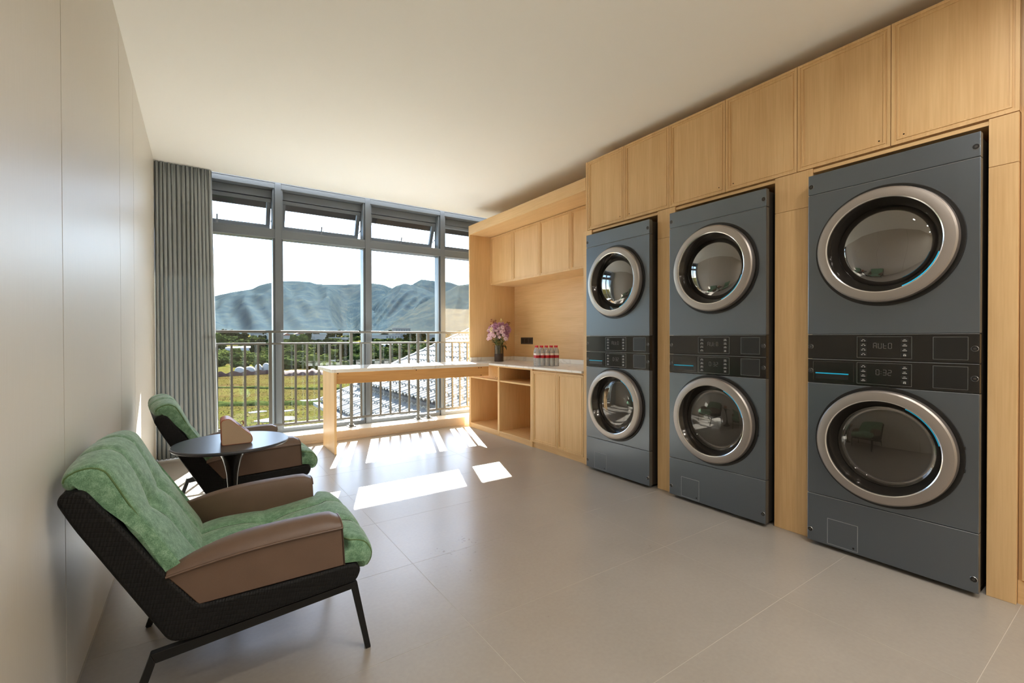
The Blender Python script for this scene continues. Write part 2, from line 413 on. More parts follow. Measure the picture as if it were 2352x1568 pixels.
def field_mat():
    m, t, p = new_mat('dimmed_meadow')
    tc = t.nodes.new('ShaderNodeTexCoord')
    mp = t.nodes.new('ShaderNodeMapping'); mp.inputs['Scale'].default_value = (0.05, 0.22, 0.1); mp.inputs['Rotation'].default_value = (0, 0, math.radians(-25))
    t.links.new(tc.outputs['Object'], mp.inputs[0])
    n = t.nodes.new('ShaderNodeTexNoise'); n.inputs['Scale'].default_value = 1.0; n.inputs['Detail'].default_value = 9; n.inputs['Roughness'].default_value = 0.62
    t.links.new(mp.outputs[0], n.inputs['Vector'])
    n2 = t.nodes.new('ShaderNodeTexNoise'); n2.inputs['Scale'].default_value = 1.4; n2.inputs['Detail'].default_value = 8; n2.inputs['Roughness'].default_value = 0.8
    t.links.new(tc.outputs['Object'], n2.inputs['Vector'])
    mx = t.nodes.new('ShaderNodeMix'); mx.data_type = 'FLOAT'; mx.inputs['Factor'].default_value = 0.45
    t.links.new(n.outputs['Fac'], mx.inputs[2]); t.links.new(n2.outputs['Fac'], mx.inputs[3])
    r = t.nodes.new('ShaderNodeValToRGB'); el = r.color_ramp.elements
    el[0].position = 0.34; el[0].color = dimmed(srgb(58, 52, 34))
    el[1].position = 0.68; el[1].color = dimmed(srgb(92, 112, 50))
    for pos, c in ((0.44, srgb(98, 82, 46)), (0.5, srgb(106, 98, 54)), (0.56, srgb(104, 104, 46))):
        e = el.new(pos); e.color = dimmed(c)
    t.links.new(mx.outputs[0], r.inputs['Fac']); t.links.new(r.outputs[0], p.inputs['Base Color'])
    setp(p, None, 0.95, 0, 0.0)
    b = t.nodes.new('ShaderNodeBump'); b.inputs['Strength'].default_value = 1.0; b.inputs['Distance'].default_value = 0.5
    t.links.new(n2.outputs['Fac'], b.inputs['Height']); t.links.new(b.outputs[0], p.inputs['Normal'])
    return m
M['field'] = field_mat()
M['meadow_grass'] = foliage('meadow_grass', srgb(86, 76, 44), srgb(128, 120, 62), 0.3, 0.45)

# ------------------------------------------------------------------ mesh helpers
class MB:
    def __init__(s): s.v = []; s.f = []; s.uv = None
    def add(s, vs, fs):
        o = len(s.v); s.v += [tuple(map(float, p)) for p in vs]
        s.f += [tuple(i + o for i in f) for f in fs]
        return s
    def box(s, x0, x1, y0, y1, z0, z1):
        v = [(x0,y0,z0),(x1,y0,z0),(x1,y1,z0),(x0,y1,z0),(x0,y0,z1),(x1,y0,z1),(x1,y1,z1),(x0,y1,z1)]
        return s.add(v, [(0,3,2,1),(4,5,6,7),(0,1,5,4),(1,2,6,5),(2,3,7,6),(3,0,4,7)])
    def prism(s, poly, axis, a, b):
        """extrude a polygon given in the two axes other than `axis` (in x,y,z order) from a to b"""
        n = len(poly)
        def P(u, w, t):
            return {'x': (t, u, w), 'y': (u, t, w), 'z': (u, w, t)}[axis]
        v = [P(u, w, a) for u, w in poly] + [P(u, w, b) for u, w in poly]
        f = [tuple(range(n - 1, -1, -1)), tuple(range(n, 2 * n))]
        f += [(i, (i + 1) % n, n + (i + 1) % n, n + i) for i in range(n)]
        return s.add(v, f)
    def tube(s, path, r, n=8, closed=False, caps=True, square=False):
        P = [Vector(p) for p in path]; m = len(P); rings = []
        up = Vector((0, 0, 1))
        prev = None
        for i, p in enumerate(P):
            a = P[(i - 1) % m] if (closed or i > 0) else p
            b = P[(i + 1) % m] if (closed or i < m - 1) else p
            d = (b - a).normalized()
            if prev is None:
                ref = up if abs(d.z) < 0.95 else Vector((1, 0, 0))
                n1 = d.cross(ref).normalized()
            else:
                n1 = (prev - d * prev.dot(d)).normalized()
            prev = n1; n2 = d.cross(n1)
            rr = r[i] if isinstance(r, (list, tuple)) else r
            rings.append([p + (n1 * math.cos(2 * PI * k / n) + n2 * math.sin(2 * PI * k / n)) * rr for k in range(n)])
        v = [q for ring in rings for q in ring]; f = []
        for i in range(m if closed else m - 1):
            j = (i + 1) % m
            for k in range(n):
                f.append((i*n+k, i*n+(k+1)%n, j*n+(k+1)%n, j*n+k))
        if caps and not closed:
            f.append(tuple(range(n - 1, -1, -1))); f.append(tuple((m-1)*n + k for k in range(n)))
        return s.add(v, f)
    def bar(s, a, b, w, h, side=None):
        """square bar from a to b"""
        a, b = Vector(a), Vector(b); d = (b - a).normalized()
        sd = Vector(side) if side else (d.cross(Vector((0, 0, 1))) if abs(d.z) < 0.95 else Vector((0, 1, 0)))
        sd = (sd - d * sd.dot(d)).normalized(); t = d.cross(sd)
        v = []
        for p in (a, b):
            for q, e in ((-1,-1),(1,-1),(1,1),(-1,1)):
                v.append(p + sd * (q * w / 2) + t * (e * h / 2))
        return s.add(v, [(0,3,2,1),(4,5,6,7),(0,1,5,4),(1,2,6,5),(2,3,7,6),(3,0,4,7)])
    def lathe(s, prof, c=(0,0,0), axis='z', n=32, a0=0.0, a1=2*PI, close=False):
        """prof: list of (radius, offset along axis)"""
        full = abs(a1 - a0 - 2 * PI) < 1e-6
        k = n if full else n + 1
        v = []
        for i in range(k):
            t = a0 + (a1 - a0) * i / n
            ct, st = math.cos(t), math.sin(t)
            for r, h in prof:
                if axis == 'z': v.append((c[0] + r*ct, c[1] + r*st, c[2] + h))
                else: v.append((c[0] + h, c[1] - r*ct, c[2] + r*st))     # around x; angle 0 points to -Y (right when seen from the room)
        m = len(prof); f = []
        for i in range(n):
            j = (i + 1) % k
            for q in range(m - 1 + (1 if close else 0)):
                q2 = (q + 1) % m
                f.append((i*m+q, j*m+q, j*m+q2, i*m+q2))
        if close and not full:
            f.append(tuple(range(m))); f.append(tuple(n*m + q for q in range(m - 1, -1, -1)))
        return s.add(v, f)
    def ball(s, c, r, nu=8, nv=5, jit=0.0, rg=None):
        c = Vector(c); rr = r if isinstance(r, (tuple, list)) else (r, r, r)
        v = [c + Vector((0, 0, rr[2]))]
        for i in range(1, nv):
            ph = PI * i / nv
            for k in range(nu):
                t = 2 * PI * k / nu
                q = 1 + (rg.uniform(-jit, jit) if rg else 0)
                v.append(c + Vector((rr[0]*math.sin(ph)*math.cos(t)*q, rr[1]*math.sin(ph)*math.sin(t)*q, rr[2]*math.cos(ph)*q)))
        v.append(c - Vector((0, 0, rr[2])))
        f = [(0, 1 + k, 1 + (k+1) % nu) for k in range(nu)]
        for i in range(nv - 2):
            for k in range(nu):
                a = 1 + i*nu + k; b = 1 + i*nu + (k+1) % nu
                f.append((a, a + nu, b + nu, b))
        L = len(v) - 1; o = 1 + (nv - 2) * nu
        f += [(L, o + (k+1) % nu, o + k) for k in range(nu)]
        return s.add(v, f)

def fix_normals(me):
    bm = bmesh.new(); bm.from_mesh(me)
    bmesh.ops.recalc_face_normals(bm, faces=bm.faces)
    bm.to_mesh(me); bm.free()

def obj(name, mb, mat, parent=None, loc=None, smooth=None, bevel=0.0, seg=2, fix=True):
    me = bpy.data.meshes.new(name)
    me.from_pydata(mb.v, [], mb.f); me.update()
    if fix: fix_normals(me)
    if mb.uv is not None:
        l = me.uv_layers.new(name='UVMap')
        for poly in me.polygons:
            for li in poly.loop_indices:
                l.data[li].uv = mb.uv(me.vertices[me.loops[li].vertex_index].co, poly.normal)
    if smooth:
        me.polygons.foreach_set('use_smooth', [True] * len(me.polygons))
        me.set_sharp_from_angle(angle=math.radians(smooth))
    me.materials.append(mat)
    o = bpy.data.objects.new(name, me); COL.objects.link(o)
    if parent: o.parent = parent
    if loc: o.location = loc
    if bevel:
        b = o.modifiers.new('edge', 'BEVEL'); b.width = bevel; b.segments = seg; b.limit_method = 'ANGLE'; b.angle_limit = math.radians(40)
    return o

def tag(o, label=None, cat=None, group=None, kind=None):
    if label: o['label'] = label
    if cat: o['category'] = cat
    if group: o['group'] = group
    if kind: o['kind'] = kind
    return o

def thing(name, label, cat, loc=(0,0,0), rotz=0.0, group=None, kind=None):
    o = bpy.data.objects.new(name, None); COL.objects.link(o)
    o.location = loc; o.rotation_euler = (0, 0, rotz); o.empty_display_size = 0.1
    return tag(o, label, cat, group, kind)

def struct(name, mb, mat, label, bevel=0.0, cat=None, smooth=None):
    o = obj(name, mb, mat, bevel=bevel, smooth=smooth)
    return tag(o, label, cat, None, 'structure')

def copy_tree(o, parent=None):
    c = o.copy(); COL.objects.link(c); c.parent = parent
    for ch in list(o.children): copy_tree(ch, c)
    return c

def dup_part(o, parent, loc=None):
    c = o.copy(); COL.objects.link(c); c.parent = parent
    if loc is not None: c.location = loc
    return c

# ------------------------------------------------------------------ room shell
YB, YW = -2.6, 5.58            # back wall, inner face of the window frames
ZC = 2.821                     # ceiling
XR = 3.95                      # wall behind the cabinets
fl = struct('floor', MB().box(-0.02, XR, YB, YW + 0.12, -0.12, -0.0004), M['grout'], 'floor of large taupe porcelain tiles', cat='floor')
xs = [0.0, 0.019, 1.234, 2.449, 3.664, XR]
ys = [YB] + [0.98 + 0.609 * k for k in range(-5, 8)]
g = 0.0010
tile_meshes = {}
xs = [0.002, 1.234, 2.449, 3.664, XR]
ys = [YB] + [y for y in ys if y > YB + 0.1 and y < 5.3] + [5.318]
for i in range(len(xs) - 1):
    for j in range(len(ys) - 1):
        o = obj('tile', MB().box(xs[i] + g, xs[i+1] - g, ys[j] + g, ys[j+1] - g, -0.0004, 0.0), M['tile'], fl)
# left wall: laminate panels on a dark backing
wl = struct('wall_left', MB().box(-0.15, -0.012, YB, YW + 0.12, -0.05, 3.05), M['dark_gap'], 'left wall clad in tall champagne beige panels', cat='wall')
py = [YB, -1.80, -0.56, 0.69, 1.930, 3.172, 3.792, 5.135, YW + 0.1]
for a, b in zip(py, py[1:]):
    obj('panel', MB().box(-0.012, 0.0, a + 0.0036, b - 0.0036, 0.006, ZC if b < 5.5 else 3.0), M['wall_panel'], wl)
struct('ceiling', MB().box(-0.15, XR + 0.1, YB - 0.1, 5.466, ZC, ZC + 0.18), M['plaster'], 'plain cream painted ceiling', cat='ceiling')
struct('wall_right', MB().box(XR, XR + 0.15, YB - 0.1, YW + 0.12, -0.05, 3.05), M['wall_paint'], 'wall behind the oak cabinets', cat='wall')
struct('wall_back', MB().box(-0.15, XR, YB - 0.12, YB, -0.05, 3.05), M['wall_paint'], 'wall behind the camera', cat='wall')
# unseen fill lights added to brighten the near end of the room
FILL_W = 50.0
for k, (lx, ly) in enumerate(((1.6, 0.3), (2.5, 0.3), (1.6, -0.7), (2.5, -0.7), (1.6, -1.6), (2.5, -1.6), (0.7, -1.6), (3.3, -1.6))):
    fill_o = thing('fill_downlight', 'added white ceiling fill light, %s of the fill lights over the near end of the room' % ('first', 'second', 'third', 'fourth', 'fifth', 'sixth', 'seventh', 'eighth')[k], 'fill_lamp', (lx, ly, ZC), group='added ceiling fill lights')
    obj('fill_rim', MB().lathe([(0.048, 0.0), (0.048, -0.004), (0.062, -0.003), (0.063, 0.0)], n=24), M['plaster'], fill_o)
    ld = bpy.data.lights.new('fill_bulb', 'SPOT'); ld.energy = FILL_W; ld.spot_size = math.radians(170); ld.spot_blend = 1.0
    ld.shadow_soft_size = 0.045; ld.color = (1.0, 0.975, 0.925)
    lo_ = bpy.data.objects.new('fill_bulb', ld); COL.objects.link(lo_); lo_.parent = fill_o; lo_.location = (0, 0, -0.01)

# sill and skirting under the windows
struct('windowsill', MB().box(0.56, XR, 5.322, YW + 0.06, -0.004, 0.109), M['sill_stone'], 'low beige stone sill along the window wall', bevel=0.003, cat='sill')
M['sill_front'] = plain('beige_sill_face', srgb(188, 170, 150), 0.5, 0, 0.4, var=0.04, vscale=7)
struct('trim_4', MB().box(0.56, 3.226, 5.3175, 5.3215, 0.031, 0.1045), M['sill_front'], 'beige face board of the window sill', cat='trim')
struct('baseboard_window', MB().box(0.56, 3.225, 5.310, 5.3215, 0.0, 0.030), M['sill_front'], 'thin beige skirting at the foot of the sill', bevel=0.003, cat='skirting')
struct('floor_edge', MB().box(-0.15, XR + 0.15, 5.30, 5.80, -0.35, -0.13), M['concrete'], 'edge of the floor slab under the windows', cat='floor')

# ------------------------------------------------------------------ windows
mul = [1.062, 2.043, 3.042]
edges = [-0.02] + mul + [XR]
for i, x in enumerate(mul):
    o = struct('trim_%d' % (i + 1), MB().box(x - 0.031, x + 0.031, YW, YW + 0.11, 0.10, 2.985), M['alu'],
               ['grey window mullion nearest the curtain', 'grey window mullion in the middle of the window wall', 'grey window mullion beside the oak nook'][i], bevel=0.003, cat='mullion')
    obj('gasket', MB().box(x - 0.036, x - 0.030, YW + 0.012, YW + 0.10, 0.12, 2.95), M['alu_dark'], o)
wl_lab = ['leftmost window bay, partly behind the grey curtain', 'window bay right of the first mullion', 'window bay between the middle and right mullions', 'narrow window bay beside the oak nook']
for i in range(4):
    x0 = edges[i] + (0.031 if i else 0); x1 = edges[i+1] - (0.031 if i < 3 else 0)
    wn = thing('window_%d' % (i + 1), wl_lab[i], 'window', (0, 0, 0), kind='structure')
    f = MB()
    f.box(x0, x1, YW + 0.004, YW + 0.145, 2.790, 2.985)          # head
    f.box(x0, x1, YW + 0.005, YW + 0.145, 2.245, 2.345)          # transom
    f.box(x0, x1, YW + 0.015, YW + 0.10, 0.10, 0.155)           # bottom rail
    f.box(x0, x0 + 0.020, YW + 0.02, YW + 0.145, 0.10, 2.985)
    f.box(x1 - 0.020, x1, YW + 0.02, YW + 0.145, 0.10, 2.985)
    obj('window_frame', f, M['alu'], wn, bevel=0.0025, seg=1)
    f = MB()
    f.box(x0, x1, YW + 0.002, YW + 0.012, 2.33, 2.346); f.box(x0, x1, YW + 0.002, YW + 0.012, 2.246, 2.258)
    f.box(x0, x1, YW - 0.002, YW + 0.004, 2.845, 2.860)
    obj('glazing_bead', f, M['alu'], wn, bevel=0.002, seg=1)
    obj('pane', MB().box(x0 + 0.012, x1 - 0.012, YW + 0.050, YW + 0.056, 0.15, 2.25), M['window_glass'], wn)
    obj('hinge_rail', MB().box(x0, x1, YW + 0.105, YW + 0.145, 2.705, 2.789), M['alu'], wn, bevel=0.003, seg=1)
    # top-hung sash; local origin at its hinge
    tilt = 0.0 if i == 3 else math.radians(23)
    s = MB(); hh = 0.338; xa, xb = x0 + 0.022, x1 - 0.022; t = 0.042
    s.box(xa, xb, -0.022, 0.022, -t, 0); s.box(xa, xb, -0.02, 0.025, -hh, -hh + t)
    s.box(xa, xa + t, -0.02, 0.025, -hh + t, -t); s.box(xb - t, xb, -0.02, 0.025, -hh + t, -t)
    sash = obj('sash', s, M['alu'], wn, loc=(0, YW + 0.125, 2.703), bevel=0.003, seg=1)
    sash.rotation_euler = (tilt, 0, 0)
    obj('pane', MB().box(xa + t - 0.006, xb - t + 0.006, 0.0, 0.006, -hh + t - 0.006, -t + 0.006), M['window_glass'], sash)
    xm = (xa + xb) / 2
    h = MB().box(xm - 0.011, xm + 0.011, -0.036, -0.018, -hh + 0.004, -hh + 0.045)
    h.box(xm - 0.007, xm + 0.007, -0.040, -0.028, -hh + 0.035, -hh + 0.105)
    obj('handle', h, M['handle_metal'], sash, bevel=0.003)
    if tilt:
        st = MB(); ang = tilt
        for xx in (x0 + 0.012, x1 - 0.012):
            lo = Vector((xx, YW + 0.125 + 0.26 * math.sin(ang), 2.703 - 0.26 * math.cos(ang)))
            st.bar((xx, YW + 0.09, 2.50), lo, 0.012, 0.004)
        obj('stay', st, M['handle_metal'], wn)

# overhanging eave outside
ev = struct('roof_overhang', MB().box(-3.0, 9.0, 5.78, 6.88, 3.02, 3.16), M['soffit'], 'dark overhanging eave outside the top windows', cat='eave')
obj('fascia', MB().box(-3.0, 9.0, 6.88, 6.92, 2.895, 3.18), M['soffit'], ev)
for xa, xb in ((-1.0, 0.9), (1.28, 1.55), (1.68, 2.55), (3.2, 4.2)):
    obj('soffit_panel', MB().box(xa, xb, 6.25, 6.86, 2.985, 3.02), M['soffit_light' if 1.2 < xa < 2.4 else 'soffit'], ev)

# ------------------------------------------------------------------ railing on the sill
YR = 5.50
rl = thing('railing', 'grey metal railing with thin upright bars standing on the sill before the windows', 'railing', (0, YR, 0.109))
def rloc(mb): return mb
RX0, RX1 = 0.40, 3.60
obj('top_rail', MB().box(RX0, RX1, -0.022, 0.022, 1.100, 1.126), M['rail_metal'], rl, bevel=0.004)
obj('middle_rail', MB().box(RX0, RX1, -0.014, 0.014, 0.974, 0.994), M['rail_metal'], rl, bevel=0.003)
obj('bottom_rail', MB().box(RX0, 2.651, -0.014, 0.014, 0.092, 0.118), M['rail_metal'], rl, bevel=0.003)
obj('bottom_rail', MB().box(2.789, RX1, -0.014, 0.014, 0.092, 0.118), M['rail_metal'], rl, bevel=0.003)
posts = [0.969, 1.816, 2.651, 2.789]
pm = MB().box(-0.016, 0.016, -0.016, 0.016, 0.0, 1.105)
bp_ = MB().box(-0.045, 0.045, -0.045, 0.045, 0.0, 0.012); bp_.box(-0.025, 0.025, -0.025, 0.025, 0.012, 0.03)
p0 = obj('post', pm, M['rail_metal'], rl, loc=(posts[0], 0, 0), bevel=0.003)
b0 = obj('base_plate', bp_, M['rail_metal'], p0, bevel=0.002)
for x in posts[1:]:
    c = dup_part(p0, rl, (x, 0, 0)); dup_part(b0, c)
bars = [0.487, 0.615, 0.734, 0.854, 1.091, 1.217, 1.335, 1.458, 1.576, 1.697, 1.932, 2.049, 2.165, 2.288, 2.408, 2.53, 2.906, 3.022, 3.139, 3.251, 3.367, 3.48]
q0 = obj('baluster', MB().box(-0.0105, 0.0105, -0.0105, 0.0105, 0.112, 0.978), M['rail_metal'], rl, loc=(bars[0], 0, 0))
for x in bars[1:]: dup_part(q0, rl, (x, 0, 0))

# ------------------------------------------------------------------ curtain
def curtain():
    n, rows = 260, 14
    xa, xb = 0.004, 0.450
    v = []; f = []
    for r in range(rows + 1):
        t = r / rows; z = 2.815 - t * (2.815 - 0.006)
        top = math.exp(-(2.815 - z) * 9)
        spread = 1.0 + 0.085 * (t ** 1.2)
        for i in range(n + 1):
            u = i / n
            ph = 2 * PI * (14.0 * u + 0.25 * math.sin(7 * u) + 0.10 * math.sin(3 * t + 9 * u))
            amp = (0.030 + 0.008 * math.sin(11 * u + 1)) * (1 - 0.55 * top)
            s = math.sin(ph)
            y = 5.432 + amp * (abs(s) ** 0.75) * (1 if s > 0 else -1) + top * 0.012 * math.sin(2.6 * ph)
            x = xa + (xb - xa) * u * spread + 0.006 * math.cos(ph)
            v.append((max(x, 0.002) if i else 0.0006, y, z))
    for r in range(rows):
        for i in range(n):
            a = r * (n + 1) + i
            f.append((a, a + 1, a + n + 2, a + n + 1))
    mb = MB().add(v, f)
    o = obj('curtain', mb, M['curtain'], smooth=70, fix=False)
    s = o.modifiers.new('cloth', 'SOLIDIFY'); s.thickness = 0.002
    return tag(o, 'full-length grey-green pleated curtain drawn into the corner by the left wall', 'curtain')
curtain()

# ------------------------------------------------------------------ cabinetry
def door(x, y0, y1, z0, z1, parent, mat, th=0.018, hole=None, name='door'):
    """a slab door facing -X with a stepped moulding round its edge; front at x"""
    a, b, c, d = y0 + 0.0016, y1 - 0.0016, z0 + 0.0012, z1 - 0.0012
    steps = [(0, th), (0, 0.0), (0.0135, 0.0), (0.0150, 0.0045), (0.0215, 0.0045), (0.0225, 0.0015), (0.0300, 0.0015), (0.0315, 0.0075)]
    v = []; f = []
    for ins, dep in steps:
        v += [(x + dep, a + ins, c + ins), (x + dep, b - ins, c + ins), (x + dep, b - ins, d - ins), (x + dep, a + ins, d - ins)]
    for k in range(len(steps) - 1):
        for q in range(4):
            f.append((k*4+q, k*4+(q+1) % 4, (k+1)*4+(q+1) % 4, (k+1)*4+q))
    L = (len(steps) - 1) * 4
    f.append((L, L+1, L+2, L+3)); f.append((3, 2, 1, 0))
    o = obj(name, MB().add(v, f), mat, parent)
    if hole:
        hy = y0 + 0.05 if hole == 'right' else y1 - 0.05
        obj('screw_hole', MB().lathe([(0.0, -0.0004), (0.0035, -0.0004), (0.0035, 0.003)], (x + 0.0070, hy, z0 + 0.045), 'x', 10), M['dark_gap'], o)
    return o

# tall run of upper wall cabinets above the machines: three double units
XU = 3.231
ub = [3.006, 2.58, 2.143, 1.702, 1.262, 0.824, 0.383]
ulab = ['oak wall cabinet above the farthest laundry tower', 'oak wall cabinet above the middle laundry tower', 'oak wall cabinet above the nearest laundry tower']
for k in range(3):
    y1, ym, y0 = ub[2*k], ub[2*k+1], ub[2*k+2]
    c = thing('wall_cabinet', ulab[k] + ', two flat doors', 'cabinet', (0, 0, 0), group=None)
    b = MB().box(XU + 0.02, XR - 0.005, y0 + 0.0005, y1 - 0.0005, 2.112, 2.727)
    obj('carcass', b, M['oak_v'], c)
    door(XU, ym, y1, 2.114, 2.727, c, M['oak_v'], hole='right')
    door(XU, y0, ym, 2.114, 2.727, c, M['oak_v'], hole='left')
# end board of the upper run on the nook side
tag(obj('end_board', MB().box(XU - 0.001, XR - 0.005, 3.0075, 3.0255, 2.112, 2.727), M['oak_v']), 'narrow oak end board closing the upper cabinets beside the nook canopy', 'board')

# upright filler panels between the machines
fy = [(2.949, 3.057), (2.088, 2.243), (1.1786, 1.384), (0.385, 0.476)]
flab = ['slim oak upright panel between the counter nook and the farthest laundry tower',
        'oak upright panel between the farthest and middle laundry towers',
        'wide oak upright panel between the middle and nearest laundry towers',
        'oak upright panel right of the nearest laundry tower']
for (a, b), l in zip(fy, flab):
    t = thing('filler_panel', l, 'panel', (0, 0, 0))
    obj('lower_board', MB().box(3.228, XR - 0.005, a, b, 0.0, 1.8965), M['oak_v'], t, bevel=0.0012, seg=1)
    obj('upper_board', MB().box(3.228, XR - 0.005, a, b, 1.8980, 2.1105), M['oak_v'], t, bevel=0.0012, seg=1)
# header boards above each recess and dark backs
for (a, b), l in zip(((2.243, 2.949), (1.384, 2.088), (0.476, 1.1786)), ('farthest', 'middle', 'nearest')):
    t = thing('header_board', 'thin oak board over the recess of the %s laundry tower' % l, 'board')
    obj('board', MB().box(3.236, XR - 0.005, a + 0.0005, b - 0.0005, 2.086, 2.1055), M['oak_h'], t, bevel=0.001, seg=1)

# tall cabinet at the right edge of the picture
tcab = thing('tall_cabinet', 'tall oak cupboard cut off by the right edge, beyond the last upright panel', 'cabinet')
obj('carcass', MB().box(3.262, XR - 0.005, -0.56, 0.3835, 0.0, 2.727), M['oak_v'], tcab)
obj('plinth', MB().box(3.250, 3.262, -0.56, 0.3835, 0.0, 0.10), M['oak_h'], tcab)
door(3.238, -0.09, 0.376, 2.125, 2.722, tcab, M['oak_v']); door(3.238, -0.56, -0.09, 2.125, 2.722, tcab, M['oak_v'])
door(3.244, -0.09, 0.372, 0.105, 2.105, tcab, M['oak_v']); door(3.244, -0.56, -0.09, 0.105, 2.105, tcab, M['oak_v'])

# nook: canopy, side panel, back
XN = 3.228
nk = thing('nook_surround', 'oak surround of the counter nook: canopy, tall side panel and back panel', 'surround')
obj('canopy', MB().box(XN, XR - 0.005, 3.0275, 5.199, 2.482, 2.597), M['oak_h'], nk, bevel=0.0015, seg=1)
obj('side_panel', MB().box(XN, XR - 0.005, 5.172, 5.198, 0.0, 2.4815), M['oak_v'], nk, bevel=0.0015, seg=1)
obj('back_panel', MB().box(3.932, XR - 0.004, 3.058, 5.1715, 0.848, 1.852), M['oak_h'], nk)
nb = [5.171, 4.650, 4.115, 3.585, 3.059]
for k in range(2):
    y1, ym, y0 = nb[2*k], nb[2*k+1], nb[2*k+2]
    c = thing('nook_cabinet', ['oak cabinet under the canopy, the pair of doors nearer the window', 'oak cabinet under the canopy, the pair of doors nearer the laundry towers'][k], 'cabinet')
    obj('carcass', MB().box(3.56, XR - 0.02, y0 + 0.0005, y1 - 0.0005, 1.852, 2.4805), M['oak_v'], c)
    door(3.541, ym, y1, 1.852, 2.478, c, M['oak_v']); door(3.541, y0, ym, 1.852, 2.478, c, M['oak_v'])

# base units
def open_unit(y0, y1, label, inner):
    c = thing('base_cabinet', label, 'cabinet')
    x0, x1 = XN, 3.925; z1 = 0.824
    obj('side_panel', MB().box(x0, x1, y0, y0 + 0.018, 0.0, z1), M['oak_v'], c, bevel=0.001, seg=1)
    obj('side_panel', MB().box(x0, x1, y1 - 0.018, y1, 0.0, z1), M['oak_v'], c, bevel=0.001, seg=1)
    obj('bottom_board', MB().box(x0, x1, y0 + 0.0182, y1 - 0.0182, 0.045, 0.063), M['oak_h'], c, bevel=0.001, seg=1)
    obj('plinth', MB().box(x0 + 0.004, x0 + 0.018, y0 + 0.0182, y1 - 0.0182, 0.0, 0.0445), M['oak_h'], c)
    obj('shelf', MB().box(x0 + 0.004, x1, y0 + 0.0182, y1 - 0.0182, 0.638, 0.656), M['oak_h'], c, bevel=0.001, seg=1)
    obj('top_board', MB().box(x0, x1, y0 + 0.0182, y1 - 0.0182, 0.808, 0.824), M['oak_h'], c, bevel=0.001, seg=1)
    obj('back_panel', MB().box(x1 - 0.012, x1 - 0.001, y0 + 0.0182, y1 - 0.0182, 0.0635, 0.8075), M['oak_v'], c)
    if inner:
        o = obj('blocking_board', MB().box(x0 + 0.03, x0 + 0.046, y0 + 0.0184, y1 - 0.0184, 0.6565, 0.8075), M['oak_x'], c)
        for yy, zz in ((4.56, 0.80), (4.60, 0.68), (4.56, 0.675)):
            obj('screw_hole', MB().lathe([(0.0, -0.0006), (0.005, -0.0006), (0.005, 0.003)], (x0 + 0.0298, yy, zz), 'x', 10), M['dark_gap'], o)
    return c
open_unit(4.492, 5.171, 'open oak base unit beside the window end panel, where the worktable joins', True)
open_unit(3.850, 4.491, 'open oak base unit with a high shelf, left of the two-door unit', False)
c = thing('base_cabinet', 'oak base cabinet with two closed doors under the bottled water', 'cabinet')
obj('carcass', MB().box(XN + 0.02, 3.925, 3.0585, 3.8495, 0.0, 0.824), M['oak_v'], c)
obj('plinth', MB().box(XN + 0.012, XN + 0.0195, 3.0585, 3.8485, 0.0, 0.056), M['oak_h'], c)
door(XN, 3.434, 3.832, 0.058, 0.806, c, M['oak_v']); door(XN, 3.0595, 3.434, 0.058, 0.806, c, M['oak_v'])
obj('end_strip', MB().box(XN, XN + 0.02, 3.8325, 3.8495, 0.0, 0.824), M['oak_v'], c)

ct = thing('countertop', 'white veined stone countertop with upstand on the nook base units', 'countertop')
obj('slab', MB().box(3.205, 3.932, 3.0580, 5.1715, 0.8245, 0.846), M['marble'], ct, bevel=0.002)
obj('back_upstand', MB().box(3.917, 3.9315, 3.0580, 5.1715, 0.8465, 0.898), M['marble'], ct, bevel=0.0015)
obj('side_upstand', MB().box(3.232, 3.9165, 5.157, 5.1715, 0.8465, 0.898), M['marble'], ct, bevel=0.0015)

tb = thing('worktable', 'narrow oak worktable with white stone top running along the window', 'table', (1.43, 4.93, 0))
def TB(mb):
    mb.v = [(x - 1.43, y - 4.93, z) for x, y, z in mb.v]; return mb
obj('table_top', TB(MB().box(1.405, 3.204, 4.665, 5.285, 0.811, 0.846)), M['marble'], tb, bevel=0.002)
obj('end_panel', TB(MB().box(1.434, 1.458, 4.690, 5.185, 0.0, 0.8105)), M['oak_v'], tb, bevel=0.0015, seg=1)
ap = obj('apron', TB(MB().box(1.4585, 3.226, 4.708, 4.726, 0.695, 0.8105)), M['oak_x'], tb, bevel=0.001, seg=1)
for xx, zz in ((1.475, 0.80), (2.30, 0.80), (3.09, 0.795), (3.12, 0.795), (3.12, 0.705)):
    obj('screw_hole', TB(MB().box(xx - 0.005, xx + 0.005, 4.7072, 4.7079, zz - 0.005, zz + 0.005)), M['dark_gap'], ap)

# socket on the nook back panel
t = thing('wall_socket', 'graphite three-gang socket and switch plate on the nook back panel', 'socket')
obj('plate', MB().box(3.9245, 3.9315, 4.750, 5.015, 1.067, 1.156), M['outlet'], t, bevel=0.002)
for k, yy in enumerate((4.97, 4.885, 4.80)):
    o = obj('key', MB().box(3.9215, 3.9244, yy - 0.030, yy + 0.030, 1.080, 1.143), M['outlet_dark'], t, bevel=0.0015)

